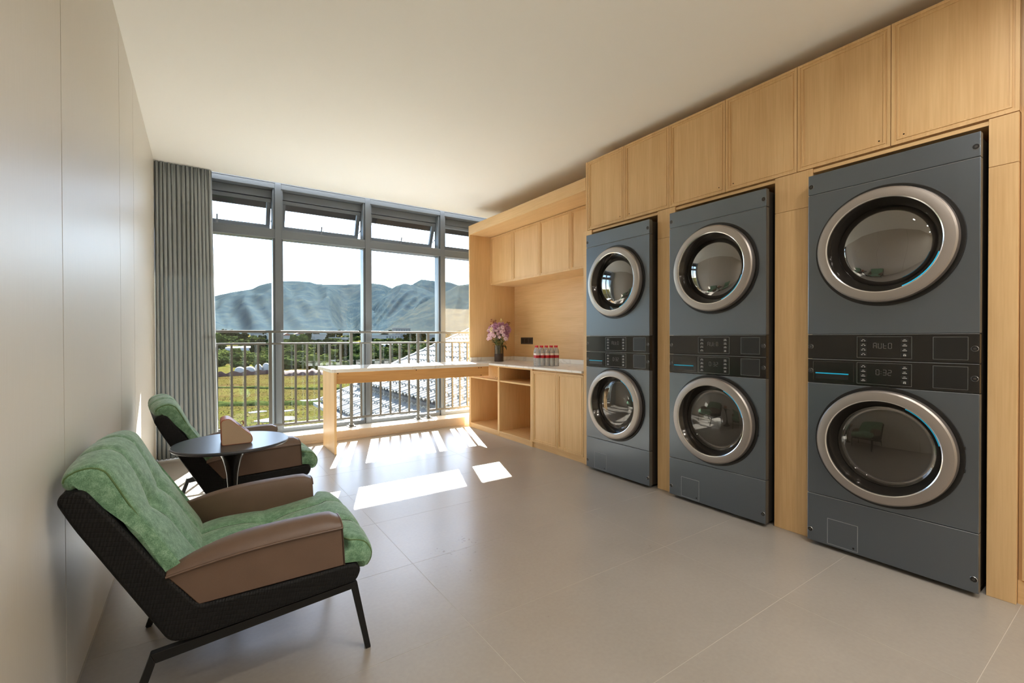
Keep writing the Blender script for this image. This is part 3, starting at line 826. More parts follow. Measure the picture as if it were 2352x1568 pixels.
# ------------------------------------------------------------------ laundry towers
TW, TX0, TX1 = 0.682, 3.150, 3.90
SEG = {'A': 'abcefg', 'U': 'bcdef', 't': 'defg', 'O': 'abcdef', '0': 'abcdef', '3': 'abcdg', '2': 'abdeg'}
def digits(text, x, yc, zc, h):
    """seven-segment lettering as thin raised bars; right of the text is -Y"""
    mb = MB(); wd = h * 0.5; t = h * 0.045; pitch = h * 0.78
    adv = [pitch * (0.4 if ch == ':' else 1.0) for ch in text]
    u = -sum(adv) / 2
    for ch, a in zip(text, adv):
        c = u + a / 2; u += a
        def seg(p0, p1, q0, q1):
            mb.box(x - 0.0004, x, yc - p1, yc - p0, zc + q0, zc + q1)
        if ch == ':':
            for z in (-h * 0.2, h * 0.2): seg(c - t, c + t, z - t, z + t)
            continue
        l, r = c - wd / 2, c + wd / 2
        for s_ in SEG[ch]:
            if s_ == 'a': seg(l + t, r - t, h/2 - t, h/2 + t)
            if s_ == 'd': seg(l + t, r - t, -h/2 - t, -h/2 + t)
            if s_ == 'g': seg(l + t, r - t, -t, t)
            if s_ == 'f': seg(l - t, l + t, t, h/2 - t)
            if s_ == 'e': seg(l - t, l + t, -h/2 + t, -t)
            if s_ == 'b': seg(r - t, r + t, t, h/2 - t)
            if s_ == 'c': seg(r - t, r + t, -h/2 + t, -t)
    return mb

def plate_with_hole(y0, y1, z0, z1, cy, cz, r, xf, th, n=96):
    angs = sorted([2 * PI * k / n for k in range(n)] + [math.atan2(z - cz, y - cy) % (2 * PI) for y in (y0, y1) for z in (z0, z1)])
    v = []; f = []
    for a in angs:
        ca, sa = math.cos(a), math.sin(a)
        ts = []
        if ca > 1e-9: ts.append((y1 - cy) / ca)
        if ca < -1e-9: ts.append((y0 - cy) / ca)
        if sa > 1e-9: ts.append((z1 - cz) / sa)
        if sa < -1e-9: ts.append((z0 - cz) / sa)
        tt = min(ts)
        for rr in (r, tt):
            for x in (xf, xf + th):
                v.append((x, cy + ca * rr, cz + sa * rr))
    m = len(angs)
    for i in range(m):
        j = (i + 1) % m; a, b = i * 4, j * 4
        f += [(a, b, b+2, a+2), (a+1, a+3, b+3, b+1), (a, a+1, b+1, b), (a+2, b+2, b+3, a+3)]
    return MB().add(v, f)

def outline(y0, y1, z0, z1, x, w=0.0014):
    """thin raised frame line on a panel facing -X"""
    mb = MB()
    for a, b, c, d in ((y0, y1, z0, z0 + w), (y0, y1, z1 - w, z1), (y0, y0 + w, z0, z1), (y1 - w, y1, z0, z1)):
        mb.box(x - 0.0010, x, a, b, c, d)
    return mb

def make_tower():
    t = thing('laundry_tower', None, 'washer dryer')
    H = TW / 2; X = 0.0                       # local: x=0 front sheet, +x into the recess, y centred, z up
    dep = TX1 - TX0
    obj('housing', MB().box(0.036, dep, -H + 0.007, H - 0.007, 0.022, 2.036), M['slate_side'], t, bevel=0.003)
    obj('base', MB().box(0.075, dep - 0.02, -H + 0.03, H - 0.03, 0.0, 0.022), M['black_satin'], t)
    CU, CL = 1.604, 0.604
    def sheet(name, z0, z1, hole=None, mat='slate_steel'):
        if hole is None: mb = MB().box(X, X + 0.036, -H, H, z0, z1)
        else: mb = plate_with_hole(-H, H, z0, z1, 0, hole, 0.255, X, 0.036)
        return obj(name, mb, M[mat], t, bevel=0.0035 if hole is None else 0.003, seg=2)
    sheet('top_sheet', 1.9365, 2.045)
    sheet('dryer_front', 1.1665, 1.9335, CU)
    sheet('washer_front', 0.2875, 0.8985, CL)
    ks = sheet('kick_sheet', 0.022, 0.2845)
    # service hatch
    hm = obj('hatch', MB().box(-0.0012, 0.003, 0.1045, 0.2405, 0.034, 0.168), M['slate_steel'], ks, bevel=0.004)
    obj('hatch_line', outline(0.1030, 0.2420, 0.0325, 0.1695, -0.0002), M['edge_pale'], ks)
    obj('hatch_lock', MB().lathe([(0.0, -0.0016), (0.005, -0.0016), (0.005, 0.002)], (0, 0.122, 0.048), 'x', 12), M['black_satin'], ks)
    # control bands
    ub_ = sheet('dryer_control_panel', 1.0325, 1.1645, mat='black_gloss')
    lb_ = sheet('washer_control_panel', 0.9005, 1.0305, mat='black_gloss')
    for band, zc, txt in ((ub_, 1.0985, 'AUtO'), (lb_, 0.9655, '0:32')):
        obj('display_frame', outline(-0.111, 0.110, zc - 0.054, zc + 0.054, -0.0002), M['groove_edge'], band)
        obj('display', MB().box(-0.0012, 0.002, -0.1085, 0.1075, zc - 0.0515, zc + 0.0515), M['black_gloss'], band, bevel=0.001, seg=1)
        obj('readout', digits(txt, -0.0013, 0.003 if txt == 'AUtO' else -0.002, zc + 0.008, 0.026), M['segment'], band)
        ic = MB()
        for side in (1, -1):
            for k in range(4):
                yy = side * 0.0815 + (0.0 if side > 0 else -0.003); zz = zc + 0.0355 - 0.0236 * k
                obj('button', MB().box(-0.0024, -0.0008, yy - 0.0145, yy + 0.0145, zz - 0.0092, zz + 0.0092), M['black_satin'], band, bevel=0.0008, seg=1)
                ic.box(-0.0029, -0.0023, yy - 0.0045, yy + 0.0045, zz + 0.0025, zz + 0.0045)
                if side > 0 and (txt == 'AUtO' or k == 0):
                    ic.box(-0.0029, -0.0023, yy - 0.0085, yy - 0.0035, zz - 0.0045, zz - 0.001)
                    ic.box(-0.0029, -0.0023, yy + 0.0035, yy + 0.0085, zz - 0.0045, zz - 0.001)
                elif k == 3 and side < 0:
                    for q in (-0.0032, 0.0032):
                        ic.box(-0.0029, -0.0023, yy + q - 0.002, yy + q + 0.002, zz - 0.0055, zz + 0.0005)
                else:
                    ic.box(-0.0029, -0.0023, yy - 0.0085, yy - 0.0032, zz - 0.0045, zz - 0.0015)
                    ic.box(-0.0029, -0.0023, yy - 0.0022, yy + 0.0022, zz - 0.0045, zz - 0.0015)
                    ic.box(-0.0029, -0.0023, yy + 0.0032, yy + 0.0085, zz - 0.0045, zz - 0.0015)
        obj('button_print', ic, M['icon'], band)['kind'] = 'stuff'
        obj('card_panel', MB().box(-0.0014, 0.002, -0.303, -0.188, zc - 0.0505, zc + 0.0505), M['black_satin'], band, bevel=0.003)
        obj('card_panel_line', outline(-0.3045, -0.1865, zc - 0.052, zc + 0.052, -0.0002), M['groove_edge'], band)
    dr = obj('detergent_drawer', MB().box(-0.0022, 0.004, 0.122, 0.314, 0.9135, 1.0195), M['black_gloss'], t, bevel=0.003)
    obj('drawer_slot', MB().box(-0.0028, 0.0, 0.147, 0.299, 0.9255, 0.952), M['black_satin'], dr)
    obj('drawer_accent', MB().box(-0.0060, 0.0, 0.146, 0.300, 0.952, 0.9575), M['cyan'], dr, bevel=0.0012)
    # pale edge strips along the panel joints
    e = MB()
    for z in (1.9335, 1.1645, 1.0305, 0.8985, 0.2845):
        e.box(-0.0010, 0.004, -H + 0.002, H - 0.002, z - 0.0012, z)
    obj('joint_line', e, M['edge_pale'], t)['kind'] = 'stuff'
    # corner screws in dished cups
    for z in (1.981, 1.098, 0.966, 0.082):
        for sy in (1, -1):
            cy = sy * (H - 0.0155)
            sc = obj('screw', MB().lathe([(0.0, -0.0012), (0.0112, -0.0012), (0.0112, 0.0004)], (0, cy, z), 'x', 18), M['black_satin'], t)
            obj('screw_head', MB().lathe([(0.0, -0.0022), (0.0045, -0.0022), (0.0052, -0.0013)], (0, cy, z), 'x', 12), M['slate_side'], sc)
            obj('screw_cup', MB().lathe([(0.0112, -0.0010), (0.0118, -0.0022), (0.0128, -0.0010)], (0, cy, z), 'x', 20), M['screw'], sc, smooth=60)
    # doors
    for kind, cz in (('dryer_door', CU), ('washer_door', CL)):
        up = kind == 'dryer_door'
        d = obj(kind, MB().lathe([(0.281, -0.006), (0.2825, -0.022), (0.279, -0.040), (0.272, -0.047), (0.2395, -0.053), (0.2335, -0.052), (0.2300, -0.046), (0.2290, -0.030), (0.2550, -0.010)], (0, 0, cz), 'x', 96), M['ring_alu'], t, smooth=24)
        obj('gasket_ring', MB().lathe([(0.2990, -0.001), (0.2990, -0.006), (0.2960, -0.007), (0.2860, -0.0035), (0.2800, -0.0035), (0.2540, -0.002), (0.2540, 0.03)], (0, 0, cz), 'x', 96), M['black_satin'], d, smooth=40)
        obj('ring_bevel', MB().lathe([(0.2345, -0.0525), (0.2300, -0.0470), (0.2285, -0.0440), (0.2300, -0.0500)], (0, 0, cz), 'x', 96, close=True), M['ring_bright'], d, smooth=40)
        obj('inner_cone', MB().lathe([(0.2290, -0.0450), (0.2220, -0.034), (0.2010, 0.002), (0.1970, 0.014)], (0, 0, cz), 'x', 96), M['black_mirror'], d, smooth=40)
        if up:
            gp = [(0.2055, -0.012), (0.185, -0.026), (0.15, -0.036), (0.10, -0.043), (0.05, -0.046), (0.0, -0.047)]
        else:
            gp = [(0.1985, 0.012), (0.190, 0.018), (0.180, 0.024), (0.172, 0.040), (0.160, 0.075), (0.135, 0.105), (0.09, 0.118), (0.0, 0.122)]
        gd = [(0.1990, 0.008), (0.185, -0.004), (0.15, -0.017), (0.10, -0.026), (0.05, -0.030), (0.0, -0.031)] if up else [(0.1990, 0.008), (0.185, 0.003), (0.15, -0.003), (0.10, -0.007), (0.05, -0.009), (0.0, -0.0095)]
        obj('door_glass', MB().lathe(gd, (0, 0, cz), 'x', 64), M['dryer_glass' if up else 'washer_glass'], d, smooth=50)
        if not up: obj('inner_bowl', MB().lathe(gp, (0, 0, cz), 'x', 64), M['bowl_glass'], d, smooth=50)
        a0, a1 = (math.radians(-68), math.radians(-17)) if up else (math.radians(13), math.radians(64))
        gr = [(0.2270, -0.046), (0.2085, -0.026), (0.1985, 0.002), (0.2180, -0.018)]
        obj('grip', MB().lathe(gr, (0, 0, cz), 'x', 20, a0, a1, close=True), M['black_gloss'], d)
        obj('grip_accent', MB().lathe([(0.2292, -0.0500), (0.2245, -0.0480), (0.2245, -0.0440), (0.2292, -0.0450)], (0, 0, cz), 'x', 20, a0, a1, close=True), M['cyan'], d)
        # hinge pins on the far edge of the door
        hg = MB()
        for dz in (-0.05, 0.05): hg.box(-0.012, -0.004, -0.2985, -0.2930, cz + dz - 0.008, cz + dz + 0.008)
        if not up: obj('hinge', hg, M['black_satin'], d, bevel=0.002)
        # drum behind the glass
        dm = obj('drum', MB().lathe([(0.2540, 0.030), (0.262, 0.06), (0.285, 0.09), (0.290, 0.14), (0.290, 0.50)], (0, 0, cz), 'x', 64), M['drum'], t, smooth=40)
        obj('drum_back', MB().lathe([(0.290, 0.50), (0.27, 0.52), (0.20, 0.50), (0.0, 0.515)], (0, 0, cz), 'x', 48), M['drum_back'], dm, smooth=40)
        lf = MB()
        for k in range(3):
            a = 2 * PI * k / 3 + (0.5 if up else 1.1)
            for q in range(8):
                pass
            pts = []
            for q, (r, w_) in enumerate(((0.289, 0.05), (0.235, 0.018), (0.225, 0.0), (0.235, -0.018), (0.289, -0.05))):
                aa = a + w_ / r
                pts.append((-r * math.cos(aa), r * math.sin(aa)))
            lf.prism([(p[0], p[1] + cz) for p in pts], 'x', 0.12, 0.49)
        obj('lifter', lf, M['drum'], dm, bevel=0.008)
    return t
tower = make_tower()
tlab = ['dark slate stacked washer and dryer nearest the counter nook, the smallest looking',
        'dark slate stacked washer and dryer in the middle recess',
        'dark slate stacked washer and dryer nearest the right edge, the largest looking']
for k, yc in enumerate((2.597, 1.737, 0.827)):
    o = tower if k == 0 else copy_tree(tower)
    o.location = (TX0, yc, 0.0); o['label'] = tlab[k]; o['group'] = 'laundry towers in the oak wall'; o['category'] = 'washer dryer'

# ------------------------------------------------------------------ armchairs
def interp_poly(pts, step):
    """Catmull-Rom resampling of a closed outline"""
    P = [np.array(p, float) for p in pts]; n = len(P); out = []
    for i in range(n):
        p0, p1, p2, p3 = P[i-1], P[i], P[(i+1) % n], P[(i+2) % n]
        k = max(2, int(np.linalg.norm(p2 - p1) / step))
        for q in range(k):
            t = q / k
            out.append(0.5 * ((2*p1) + (-p0+p2)*t + (2*p0-5*p1+4*p2-p3)*t*t + (-p0+3*p1-3*p2+p3)*t**3))
    return np.array(out)

def cushion(profile, hw, seams, buttons, crease, name, mat, parent, rnd_r=0.03, bulge=0.022, wfun=None):
    """closed xz outline swept across y with rounded ends, channel seams and tufts pressed into the surface"""
    pr = interp_poly(profile, 0.012); n = len(pr)
    c = pr.mean(0)
    tan = np.roll(pr, -1, 0) - np.roll(pr, 1, 0); tan /= np.linalg.norm(tan, axis=1)[:, None]
    nrm = np.stack([tan[:, 1], -tan[:, 0]], 1)
    if ((pr - c) * nrm).sum() < 0: nrm = -nrm
    ysl = []
    m = 64
    for k in range(m + 1):
        ysl.append(-hw + 2 * hw * k / m)
    extra = [-hw + rnd_r * q for q in (0.08, 0.2, 0.4, 0.7)]
    ysl = sorted(set([round(y, 5) for y in ysl + extra + [-e for e in extra]]))
    v = []; f = []
    def surf(i, y):
        d = hw - abs(y)
        ins = rnd_r - math.sqrt(max(0.0, rnd_r ** 2 - max(0.0, rnd_r - d) ** 2)) if d < rnd_r else 0.0
        p = pr[i]; off = -ins + bulge * (1 - (y / hw) ** 2) ** 0.6 - bulge * 0.35
        for sy in seams: off -= 0.005 * math.exp(-((y - sy) / 0.0055) ** 2) + 0.006 * math.exp(-((y - sy) / 0.025) ** 2)
        for (bx, by, bz, dep, rad) in buttons:
            dd = (p[0] - bx) ** 2 + (y - by) ** 2 + (p[1] - bz) ** 2
            off -= dep * math.exp(-dd / rad ** 2)
            ds = (p[0] - bx) ** 2 + (p[1] - bz) ** 2      # pinch running sideways from the tuft
            off -= crease * math.exp(-ds / 0.018 ** 2) * math.exp(-((y - by) / 0.16) ** 2)
        q = p + nrm[i] * off
        return (q[0], y * (wfun(p[0]) / hw if wfun else 1.0), q[1])
    for y in ysl:
        for i in range(n): v.append(surf(i, y))
    k = len(ysl)
    for a in range(k - 1):
        for i in range(n):
            j = (i + 1) % n
            f.append((a*n+i, a*n+j, (a+1)*n+j, (a+1)*n+i))
    for a in (0, k - 1):
        o = len(v); y = ysl[a]
        base = [v[a*n+i] for i in range(n)]
        ring = [(c[0] + (b[0] - c[0]) * 0.55, b[1] + (0.004 if a else -0.004), c[1] + (b[2] - c[1]) * 0.55) for b in base]
        v += ring; v.append((c[0], y + (0.006 if a else -0.006), c[1]))
        for i in range(n):
            j = (i + 1) % n
            f.append((a*n+i, a*n+j, o+j, o+i)); f.append((o+i, o+j, o+n))
    return obj(name, MB().add(v, f), mat, parent, smooth=80), pr, surf

def rounded(poly, r, k=5):
    out = []; n = len(poly)
    for i in range(n):
        p = Vector((*poly[i], 0)); a = Vector((*poly[i-1], 0)); b = Vector((*poly[(i+1) % n], 0))
        rr = r[i] if isinstance(r, (list, tuple)) else r
        u, w_ = (a - p), (b - p)
        d = min(rr, u.length * 0.45, w_.length * 0.45)
        s, e = p + u.normalized() * d, p + w_.normalized() * d
        for q in range(k + 1):
            t = q / k
            z = s * (1-t)**2 + p * 2*t*(1-t) + e * t*t
            out.append((z.x, z.y))
    return out

def make_chair():
    t = thing('armchair', None, 'armchair', group='green lounge armchairs')
    O = 0.5
    L = lambda pts: [(x - O, z) for x, z in pts]
    HW = 0.335
    # woven shell: one L-shaped bucket
    sh = L([(0.030, 0.708), (0.040, 0.733), (0.084, 0.738), (0.166, 0.616), (0.262, 0.457), (0.344, 0.338), (0.55, 0.336), (0.772, 0.340), (0.815, 0.338), (0.832, 0.312), (0.815, 0.272), (0.33, 0.2375), (0.272, 0.246), (0.0635, 0.634)])
    mb = MB().prism(rounded(sh, [0.02, 0.015, 0.02, 0.1, 0.1, 0.02, 0.05, 0.05, 0.015, 0.02, 0.02, 0.06, 0.05, 0.03], 4), 'y', -HW, HW)
    def uvf(co, n):
        if abs(n.y) > 0.5: return (co.x, co.z)
        if abs(n.x) > abs(n.z) * 0.6 : return (co.y, co.z * 1.2)
        return (co.y, co.x)
    mb.uv = uvf
    obj('shell', mb, M['woven'], t, bevel=0.010, seg=3, smooth=40)
    # seat cushion
    seat = L([(0.345, 0.352), (0.335, 0.385), (0.40, 0.402), (0.50, 0.404), (0.565, 0.402), (0.65, 0.408), (0.74, 0.420), (0.80, 0.424), (0.85, 0.408), (0.878, 0.370), (0.880, 0.335), (0.860, 0.305), (0.835, 0.303), (0.815, 0.330), (0.77, 0.343), (0.60, 0.343), (0.45, 0.343)])
    def seat_w(x):          # the nose of the seat spreads in front of the arms
        t_ = min(1.0, max(0.0, (x - (0.770 - O)) / 0.030)); t_ = t_ * t_ * (3 - 2 * t_)
        return 0.268 + 0.058 * t_
    _, prs, sfs = cushion(seat, 0.268, (0.105, -0.105), [(0.565 - O, 0.105, 0.40, 0.020, 0.05), (0.565 - O, -0.105, 0.40, 0.020, 0.05)], 0.005, 'seat_cushion', M['green'], t, wfun=seat_w)
    back = L([(0.058, 0.722), (0.036, 0.742), (0.036, 0.768), (0.060, 0.788), (0.098, 0.795), (0.130, 0.780), (0.152, 0.742), (0.180, 0.683), (0.212, 0.622), (0.248, 0.558), (0.290, 0.480), (0.335, 0.400), (0.345, 0.352), (0.330, 0.352), (0.262, 0.462), (0.166, 0.622), (0.088, 0.732)])
    _, prb, sfb = cushion(back, 0.318, (0.105, -0.105), [(0.216 - O, 0.105, 0.62, 0.022, 0.055), (0.216 - O, -0.105, 0.62, 0.022, 0.055)], 0.006, 'back_cushion', M['green'], t)
    # piping along the cushion edges and dark channel seams
    def edge_line(pr, sf, test, y):
        idx = [i for i in range(len(pr)) if test(pr[i])]
        s0 = 0
        for a in range(len(idx)):
            if (idx[a] - idx[a-1]) % len(pr) != 1: s0 = a
        idx = idx[s0:] + idx[:s0]
        return [sf(i, y) for i in idx]
    tb_ = lambda p: (p[1] > 0.742 and p[0] < 0.2 - O) or (p[0] > (0.098 - O) + (0.795 - p[1]) * 0.55 and p[1] > 0.40)
    ts_ = lambda p: p[1] > 0.392 or p[0] > 0.850 - O
    for s in (1, -1):
        obj('piping', MB().tube(edge_line(prb, sfb, tb_, s * 0.304), 0.0028, 6), M['green_piping'], t, smooth=60)
        obj('piping', MB().tube(edge_line(prs, sfs, ts_, s * 0.255), 0.0026, 6), M['green_piping'], t, smooth=60)
        obj('seam', MB().tube(edge_line(prb, sfb, tb_, s * 0.105), 0.0036, 6), M['green_seam'], t, smooth=60)
        obj('seam', MB().tube(edge_line(prs, sfs, ts_, s * 0.105), 0.0036, 6), M['green_seam'], t, smooth=60)
    # arms
    for s in (1, -1):
        yo = s * HW
        def A(x, d, z): return (x - O, s * (HW - d), z)
        xs_ = np.linspace(0, 1, 17)
        secs = []
        for q in xs_:
            x = 0.2640 + (0.7640 - 0.2640) * q
            zt = 0.4512 + (0.4834 - 0.4512) * q + 0.014 * math.sin(PI * q) * (1 - 0.3 * q)
            sq = min(1.0, (math.sin(PI * min(q, 0.5)) ** 0.6 if q < 0.5 else 1.0))
            wd = 0.098 * (0.22 + 0.78 * sq)
            rise = 0.043 * (0.15 + 0.85 * sq) * (1.0 if q < 0.93 else 1.0 - 0.5 * (q - 0.93) / 0.07)
            # the bottom edge follows the shell
            xb = 0.344 + (0.772 - 0.344) * q; zb = 0.338 + 0.003 * q
            sec = [A(xb, 0.004, zb), A(x + (xb - x) * 0.5, 0.002, zb + (zt - zb) * 0.5), A(x + (xb - x) * 0.09, 0.003, zt - 0.013), A(x, -0.006, zt - 0.004),
                   A(x, -0.001, zt + rise * 0.25), A(x, wd * 0.24, zt + rise * 0.78), A(x, wd * 0.62, zt + rise), A(x, wd * 0.88, zt + rise * 0.80), A(x + (xb - x) * 0.1, wd, zt + rise * 0.2 - 0.008),
                   A(x + (xb - x) * 0.5, wd + 0.002, zb + (zt - zb) * 0.5), A(xb, wd, zb)]
            secs.append(sec)
        m = len(secs[0]); v = [p for sec in secs for p in sec]; f = []
        for a in range(len(secs) - 1):
            for i in range(m):
                j = (i + 1) % m
                f.append((a*m+i, a*m+j, (a+1)*m+j, (a+1)*m+i))
        f.append(tuple(range(m))); f.append(tuple((len(secs)-1)*m + i for i in range(m - 1, -1, -1)))
        arm = obj('armrest', MB().add(v, f), M['leather'], t, smooth=45, bevel=0.003)
        pp = MB().tube([tuple(np.array(sec[3])) for sec in secs], 0.0042, 6)
        pp.tube([tuple(np.array(secs[-1][i]) + np.array([0.0005, 0, 0])) for i in (3, 4, 5, 6, 7, 8)], 0.0028, 6)
        obj('arm_piping', pp, M['leather'], arm, smooth=60)
        obj('arm_seam', MB().tube([tuple(np.array(secs[-1][i]) + np.array([0.001, 0, 0])) for i in (0, 1, 2, 3)], 0.0026, 6), M['leather_dark'], arm)
    # black metal frame
    yr = 0.302
    for s in (1, -1):
        y = s * yr
        f = MB()
        def rail(p, q, w0, w1, yy=0.024):
            pass
        poly = [(0.2245, 0.2187), (0.821, 0.2625), (0.806, 0.238), (0.2369, 0.188)]
        f.prism(L(poly), 'y', y - 0.012, y + 0.012)
        obj('side_rail', f, M['black_metal'], t, bevel=0.002)
        obj('leg', MB().prism(L([(0.821, 0.2620), (0.803, 0.2385), (0.852, 0.004), (0.870, 0.004)]), 'y', y - 0.012, y + 0.012), M['black_metal'], t, bevel=0.002)
        obj('leg', MB().prism(L([(0.2245, 0.2185), (0.2369, 0.1885), (0.1745, 0.004), (0.1525, 0.004)]), 'y', y - 0.012, y + 0.012), M['black_metal'], t, bevel=0.002)
        for xx in (0.861, 0.1635):
            obj('foot', MB().box(xx - O - 0.008, xx - O + 0.008, y - 0.011, y + 0.011, 0.0, 0.006), M['black_satin'], t)
    f = MB().box(0.30 - O, 0.325 - O, -yr, yr, 0.200, 0.222); f.box(0.75 - O, 0.775 - O, -yr, yr, 0.236, 0.257)
    obj('cross_bar', f, M['black_metal'], t, bevel=0.002)
    return t
ch1 = make_chair()
ch1.location = (0.5, 2.013, 0); ch1.rotation_euler = (0, 0, math.radians(-1.2))
ch1['label'] = 'green tufted lounge armchair in front, black woven shell and brown arms'
ch2 = copy_tree(ch1)
ch2.location = (0.572, 3.455, 0); ch2.rotation_euler = (0, 0, math.radians(6.0))
ch2['label'] = 'green tufted lounge armchair at the back, beside the curtain and behind the round table'

# ------------------------------------------------------------------ side table and tissue box
TCX, TCY, TZ = 0.4810, 2.772, 0.617
st = thing('side_table', 'round dark grey side table on a black trumpet foot between the armchairs', 'table', (TCX, TCY, 0))
obj('table_top', MB().lathe([(0.0, TZ), (0.258, TZ), (0.262, TZ - 0.003), (0.2635, TZ - 0.008), (0.258, TZ - 0.016), (0.235, TZ - 0.020), (0.0, TZ - 0.020)], n=96), M['table_top'], st, smooth=30)
obj('column', MB().lathe([(0.0, TZ - 0.0205), (0.088, TZ - 0.0205), (0.083, TZ - 0.030), (0.062, TZ - 0.055), (0.046, TZ - 0.085), (0.035, TZ - 0.125), (0.027, TZ - 0.17), (0.023, TZ - 0.23), (0.024, TZ - 0.33), (0.030, 0.20), (0.042, 0.12), (0.066, 0.06), (0.115, 0.022), (0.170, 0.008)], n=48), M['table_column'], st, smooth=60)
obj('foot_disc', MB().lathe([(0.0, 0.0), (0.172, 0.0), (0.173, 0.006), (0.168, 0.0085), (0.0, 0.0085)], n=64), M['table_column'], st, smooth=30)
ti = thing('tissue_box', 'wedge-shaped tissue box in tan leather with beige linen ends on the side table', 'tissue box', (0.49, 2.73, TZ))
tp = rounded([(0.431, 0.617), (0.566, 0.617), (0.566, 0.652), (0.463, 0.751), (0.427, 0.742)], [0.010, 0.028, 0.022, 0.022, 0.022], 6)
tpl = [(x - 0.49, z - TZ + 0.0005) for x, z in tp]
bx = obj('leather_wrap', MB().prism(tpl, 'y', -0.053, 0.075), M['tan_leather'], ti, smooth=35)
cxx = sum(p[0] for p in tpl) / len(tpl); czz = sum(p[1] for p in tpl) / len(tpl)
inn = [(cxx + (x - cxx) * 0.955, czz + (z - czz) * 0.955) for x, z in tpl]
obj('linen_end', MB().prism(inn, 'y', -0.0555, -0.0525), M['linen_face'], ti)
obj('linen_end', MB().prism(inn, 'y', 0.0745, 0.0775), M['linen_face'], ti)
def slope(x):   # height of the sloping face, local
    return (0.751 - TZ) + (x - (0.463 - 0.49)) * (0.652 - 0.751) / (0.566 - 0.463)
sp = []
for k in range(13):
    a = 2 * PI * k / 12
    sp.append((0.028 + 0.022 * math.cos(a), 0.011 + 0.040 * math.sin(a)))
sv = [(x, y, slope(x) + 0.0010) for x, y in sp[:-1]]
obj('slot', MB().add(sv, [tuple(range(12))]), M['leather_dark'], ti)
ts = MB(); gv = []; gf = []
for i in range(7):
    for j in range(6):
        u, q = i / 6, j / 5
        x = 0.026 + 0.012 * (u - 0.5) + 0.014 * math.sin(3 * q + 2 * u) * q
        y = 0.011 + 0.062 * (u - 0.5) * (1 - 0.25 * q)
        z = slope(0.026) - 0.008 + q * 0.036 * (1 - 0.5 * abs(u - 0.45)) + 0.004 * math.sin(9 * u)
        gv.append((x + 0.018 * q, y, z))
for i in range(6):
    for j in range(5):
        a = i * 6 + j; gf.append((a, a + 1, a + 7, a + 6))
to = obj('tissue', ts.add(gv, gf), M['tissue'], ti, smooth=80, fix=False)
sm = to.modifiers.new('sheet', 'SOLIDIFY'); sm.thickness = 0.001

# ------------------------------------------------------------------ counter items
ZK = 0.846
bw = thing('water_bottle', None, 'bottle', group='bottled water pack on the counter')
br = 0.0265
prof = [(0.0, 0.001), (br * 0.86, 0.001), (br, 0.006), (br, 0.020), (br * 0.965, 0.024), (br, 0.029), (br, 0.045), (br * 0.965, 0.049), (br, 0.054), (br, 0.070), (br * 0.98, 0.074), (br, 0.078), (br, 0.142), (br * 0.99, 0.150), (br * 0.93, 0.163), (br * 0.74, 0.180), (br * 0.52, 0.193), (br * 0.44, 0.198), (br * 0.44, 0.204)]
obj('body', MB().lathe(prof, n=20), M['bottle_plastic'], bw, smooth=50)
obj('label_band', MB().lathe([(br + 0.0004, 0.118), (br + 0.0006, 0.119), (br + 0.0006, 0.138), (br + 0.0004, 0.139)], n=20), M['label_white'], bw, smooth=50)
obj('label_stripe', MB().lathe([(br + 0.0005, 0.089), (br + 0.0007, 0.090), (br + 0.0007, 0.117), (br + 0.0005, 0.118)], n=20), M['label_red'], bw, smooth=50)
obj('cap', MB().lathe([(0.0, 0.2215), (0.0115, 0.2215), (0.0128, 0.219), (0.0130, 0.203), (0.0125, 0.2005)], n=18), M['red'], bw, smooth=40)
bx0, by0, ba = 3.322, 3.868, math.radians(-24)
ordn = ['first', 'second', 'third', 'fourth', 'fifth']
for r in range(2):
    for k in range(5):
        o = bw if (r == 0 and k == 0) else copy_tree(bw)
        u, q = k * 0.0535, r * 0.0535          # the pack stands a little askew on the counter
        o.location = (bx0 + u * math.cos(ba) - q * math.sin(ba), by0 + u * math.sin(ba) + q * math.cos(ba), ZK)
        o['label'] = 'clear red-capped water bottle, %s from the counter edge, %s row of the pack' % (ordn[k], 'front' if r == 0 else 'rear')
        o['category'] = 'bottle'; o['group'] = 'bottled water pack on the counter'

